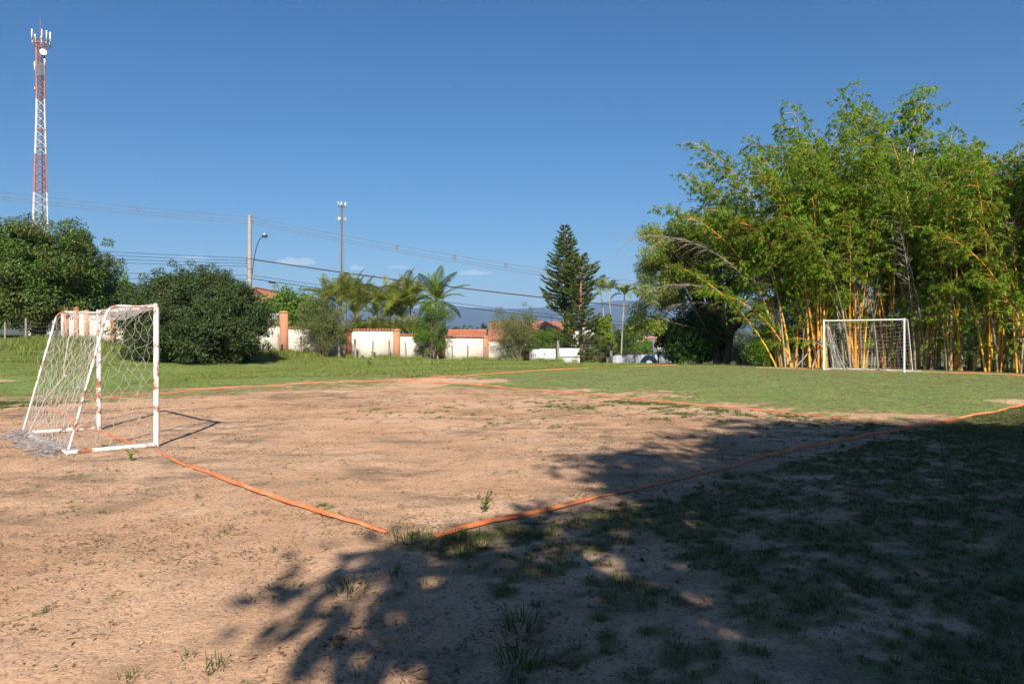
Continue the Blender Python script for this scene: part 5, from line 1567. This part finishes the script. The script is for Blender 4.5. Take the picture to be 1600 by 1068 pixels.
# patchy grass on the pitch and in the shaded foreground
x, y = sample(440000, 2.3, 17.5)
pr, lu, c = cover(x, y)
zone = sstep(-1.5, 2.5, x) * (uv(x, y)[1] < .2)
uu, vv = uv(x, y)
keep = ~((uu > 10.8) & (vv > -.1)) & (rS.random(len(x)) < np.clip(pr, 0, 1) ** 1.2 * .62 + .045 * zone + .0016 + .05 * sstep(.55, .72, fbm(x / .9, y / .6, 101, 4)) * sstep(.5, 3, uv(x, y)[0] + .3 * uv(x, y)[1]) * (uv(x, y)[1] > 0) * (uv(x, y)[1] < 15))
x, y, pr = x[keep], y[keep], pr[keep]
dry = rS.random(len(x)) < np.where(uv(x, y)[1] > 0, .5, .2)
pts = np.stack([x, y, gz(x, y)], 1)
pk = np.where(dry, 4 + rS.integers(0, 3, len(x)), rS.integers(0, 4, len(x)))
scatter('patchy_grass', 'thin patchy grass on the shaded right of the pitch', pts, rS.uniform(0, 6.28, len(x)), rS.uniform(.3, .85, len(x)) * (.5 + .5 * pr), pk, near_t + dry_t)
print('patchy', len(x))
# mown turf of the far half and the strip beyond the far touchline
x, y = sample(540000, 11.5, 45, 2)
pr, lu, c = cover(x, y); u, v = uv(x, y)
keep = (rS.random(len(x)) < pr * .55) & ((lu < .62) | (uv(x, y)[1] < 15.5)) & ((u > 10.3) | (v > 14.5))
x, y, lu = x[keep], y[keep], lu[keep]
pts = np.stack([x, y, gz(x, y)], 1)
pk = np.where(rS.random(len(x)) < .03 + .5 * (lu < .3), 4 + rS.integers(0, 3, len(x)), rS.integers(0, 4, len(x)))
scatter('short_turf', 'short sunlit turf of the far half of the pitch', pts, rS.uniform(0, 6.28, len(x)), rS.uniform(.5, 1.1, len(x)), pk, turf_t + dry_t)
print('turf', len(x))
x, y = sample(420000, 18, 52, 2)
pr, lu, c = cover(x, y)
keep = (rS.random(len(x)) < pr * .6) & (lu >= .5) & ((uv(x, y)[1] > 15.5))
x, y = x[keep], y[keep]
pts = np.stack([x, y, gz(x, y)], 1)
hi = .55 + .8 * sstep(.42, .65, fbm(x / 3, y / 3, 95, 3)) + .5 * sstep(-14, -24, x)
scatter('meadow_grass', 'lush green meadow grass beyond the far touchline', pts, rS.uniform(0, 6.28, len(x)), rS.uniform(.6, 1.2, len(x)) * hi, np.where(rS.random(len(x)) < .16, 4 + rS.integers(0, 3, len(x)), rS.integers(0, 4, len(x))), mead_t + dry_t)
print('meadow', len(x))
# tall grass along the fence
tx = []
for k in range(2600):
    px = rS.uniform(-80, 870); w_ = wall_at(px)
    q = w_ + WN * (.2 + abs(rS.normal()) * (1.3 if px > 330 else 2.6))
    d = fbm(np.array([px / 45.]), np.array([3.3]), 97, 3)[0]
    if px > 420 and rS.random() > sstep(.40, .62, d) * 1.1 + .10: continue
    tx.append((q[0], q[1], (.45 + .75 * sstep(.40, .65, d)) * (1.25 if px < 200 else 1)))
for (px, py, n, sp_) in ((446, 556, 40, .8), (610, 560, 50, 1.0), (745, 566, 70, 1.2), (575, 573, 12, .25), (655, 568, 16, .6)):
    c = on_ground(px, py + 2) if py > 566 else wall_at(px) + WN * 2.2
    for k in range(n):
        tx.append((c[0] + rS.normal() * sp_, c[1] + rS.normal() * .4, rS.uniform(.7, 1.15)))
tx = np.array(tx)
pts = np.stack([tx[:, 0], tx[:, 1], gz(tx[:, 0], tx[:, 1])], 1)
scatter('tall_grass', 'unmown tall grass along the fence and wall foot', pts, rS.uniform(0, 6.28, len(tx)), tx[:, 2] * rS.uniform(.7, 1.2, len(tx)), rS.integers(0, 4, len(tx)), tall_t)
# dry bits and crumbs on the bare earth
bits = []
for i in range(5):
    r = np.random.default_rng(830 + i); g = Geo()
    for k in range(7):
        a = r.uniform(0, 6.28); d = np.array([[math.cos(a), math.sin(a), r.uniform(-.05, .25)]])
        g.leaves(np.array([[r.normal() * .04, r.normal() * .04, .004]]), d, np.array([[r.normal() * .4, r.normal() * .4, 1]]), r.uniform(.02, .06), r.uniform(.003, .010))
    bits.append(proto('bits', g, M['litter']))
x, y = sample(70000, 2.3, 20)
dn = fbm(x / 1.6, y / 1.1, 99, 4) 
pr, lu, c = cover(x, y)
keep = (rS.random(len(x)) < sstep(.42, .62, dn) * .9 + .08) & (pr < .8)
x, y = x[keep], y[keep]
scatter('dry_litter', 'dry stalks and crumbs of plant litter on the bare earth', np.stack([x, y, gz(x, y)], 1), rS.uniform(0, 6.28, len(x)), rS.uniform(.5, 1.3, len(x)), rS.integers(0, 5, len(x)), bits)
# soil crumbs and pebbles
peb = []
for i in range(4):
    r = np.random.default_rng(850 + i); g = Geo()
    for k in range(5):
        c = np.array([r.normal() * .07, r.normal() * .07, 0]); q = r.uniform(.004, .013)
        v = np.array([[1, 0, 0], [-1, .1, 0], [0, 1, 0], [.1, -1, 0], [0, 0, .8], [0, 0, -.6]]) * q * r.uniform(.7, 1.3, (6, 3)) + c
        g.add(v, [[0, 2, 4], [2, 1, 4], [1, 3, 4], [3, 0, 4]])
    peb.append(proto('crumbs', g, surf('soil_crumb', (.22, .15, .10), (.42, .29, .20), 3, .95, 0)))
x, y = sample(45000, 2.3, 12)
scatter('soil_crumbs', 'loose soil crumbs and small stones on the earth', np.stack([x, y, gz(x, y) + .001], 1), rS.uniform(0, 6.28, len(x)), rS.uniform(.4, 1.1, len(x)), rS.integers(0, 4, len(x)), peb)
# fallen leaves
fl = []
for i in range(4):
    r = np.random.default_rng(860 + i); g = Geo(); n = 7
    t_ = np.linspace(0, 1, n); w_ = np.sin(t_ * math.pi) ** .8 * .022; curl = .010 * (t_ - .5) ** 2 * 4 * r.uniform(.3, 1.4)
    v = np.concatenate([np.c_[t_ * .09, w_, curl + .012 * r.uniform(.2, 1) ], np.c_[t_ * .09, 0 * w_, curl], np.c_[t_ * .09, -w_, curl + .012]]) + [-.045, 0, .002]
    k = np.arange(n - 1)
    g.add(v, np.concatenate([np.stack([k, k + 1, n + k + 1, n + k], 1), np.stack([n + k, n + k + 1, 2 * n + k + 1, 2 * n + k], 1)]))
    fl.append(proto('leaf', g, M['deadleaf']))
x, y = sample(7000, 2.3, 26)
u, v = uv(x, y)
keep = rS.random(len(x)) < np.where(v < .3, .75, .05) * np.where(x < -1, .12, 1)
x, y = x[keep], y[keep]
scatter('fallen_leaves', 'scattered brown fallen leaves, mostly in the shade', np.stack([x, y, gz(x, y) + .006], 1), rS.uniform(0, 6.28, len(x)), rS.uniform(.3, 1.0, len(x)), rS.integers(0, 4, len(x)), fl)

# the weeds and tufts that stand out singly
def tuft(label, px, py, n, h, spread, seed, w=.007, lean=.9, mt='grass'):
    q = on_ground(px, py)
    g = blade_tuft(np.random.default_rng(seed), n, h, w, spread, lean)
    o = g.obj('grass_tuft', M[mt]); o.location = (*q, G(*q))
    return tag(o, label, 'grass tuft', 'single tufts on the bare earth')
tuft('small spiky tuft nearest the bottom edge on sunlit earth', 336, 1050, 26, .10, .05, 901, .005)
tuft('thin short tuft left of the nearest sunlit tuft', 292, 1028, 14, .06, .04, 902, .005)
tuft('sparse dry tuft at the bottom left on sunlit earth', 205, 1060, 16, .07, .06, 903, .005)
tuft('wide leafy tuft in shade, upper of two near the centre', 818, 982, 60, .16, .10, 904)
tuft('dark wide tuft in shade, lower of two near the centre', 815, 1040, 60, .14, .12, 905)
tuft('low dry tuft straddling the near corner of the tapes', 642, 842, 70, .14, .16, 906)
tuft('dense green tuft under the tape right of the near corner', 735, 850, 90, .14, .20, 907)
tuft('flat sprawling tuft left of the shadow edge', 545, 922, 40, .10, .14, 908, .008, 1.4)
tuft('green tuft growing over the tape before the near corner', 520, 806, 30, .10, .09, 909)
tuft('flat pale tuft on sunlit earth below the tape', 345, 836, 36, .06, .14, 910, .006, 1.6)
tuft('sprawling low tuft in the middle of the sunlit earth', 425, 922, 36, .05, .20, 911, .006, 1.6)
tuft('upright tuft between the shadow and the near corner', 617, 900, 24, .12, .06, 912, .005)
def weed(label, px, py, h, seed):
    q = on_ground(px, py)
    t = thing('weed', label, 'weed', (*q, G(*q)), 0)
    r = np.random.default_rng(seed); g = Geo(); gl_ = Geo()
    for k in range(4):
        a = r.uniform(0, 6.28); e = np.array([math.cos(a) * h * .35, math.sin(a) * h * .35, h * r.uniform(.6, 1)])
        p = bez((0, 0, -.01), (0, 0, h * .5), e, 6); g.tube(p, .004, 4)
        c = p[1:][r.integers(0, 5, 9)]; gl_.leaves(c, rand_dirs(9, r) + [0, 0, .1], rand_dirs(9, r) * .4 + [0, 0, 1], h * .22, h * .12)
    g.obj('stem', M['lf_shrub'], t); gl_.obj('foliage', M['lf_shrub2'], t)
weed('little leafy weed beside the ground bar of the near goal', 205, 720, .20, 921)
weed('branching weed in the shadow patch behind the near touchline', 757, 798, .22, 922)
weed('bushy green weed in the meadow before the cream wall', 576, 574, .7, 923)

# ------------------------------------------------------------------ haze
g = Geo()
g.box((0, 4500 - 250, 155), (20000, 9500, 440))
hz = g.mesh('haze', None)
hz.materials.clear()
m = bpy.data.materials.new('haze_air'); m.use_nodes = True
N, L = m.node_tree.nodes, m.node_tree.links
N.remove(N['Principled BSDF'])
pv = N.new('ShaderNodeVolumePrincipled')
pv.inputs['Color'].default_value = (.36, .58, 1, 1)
pv.inputs['Density Attribute'].default_value = ''
m.cycles.homogeneous_volume = True
pv.inputs['Density'].default_value = .00014
L.new(pv.outputs[0], N['Material Output'].inputs['Volume'])
hz.materials.append(m)
ho = link('haze', hz)
tag(ho, 'pale blue haze in the air over the valley', None, kind='stuff')
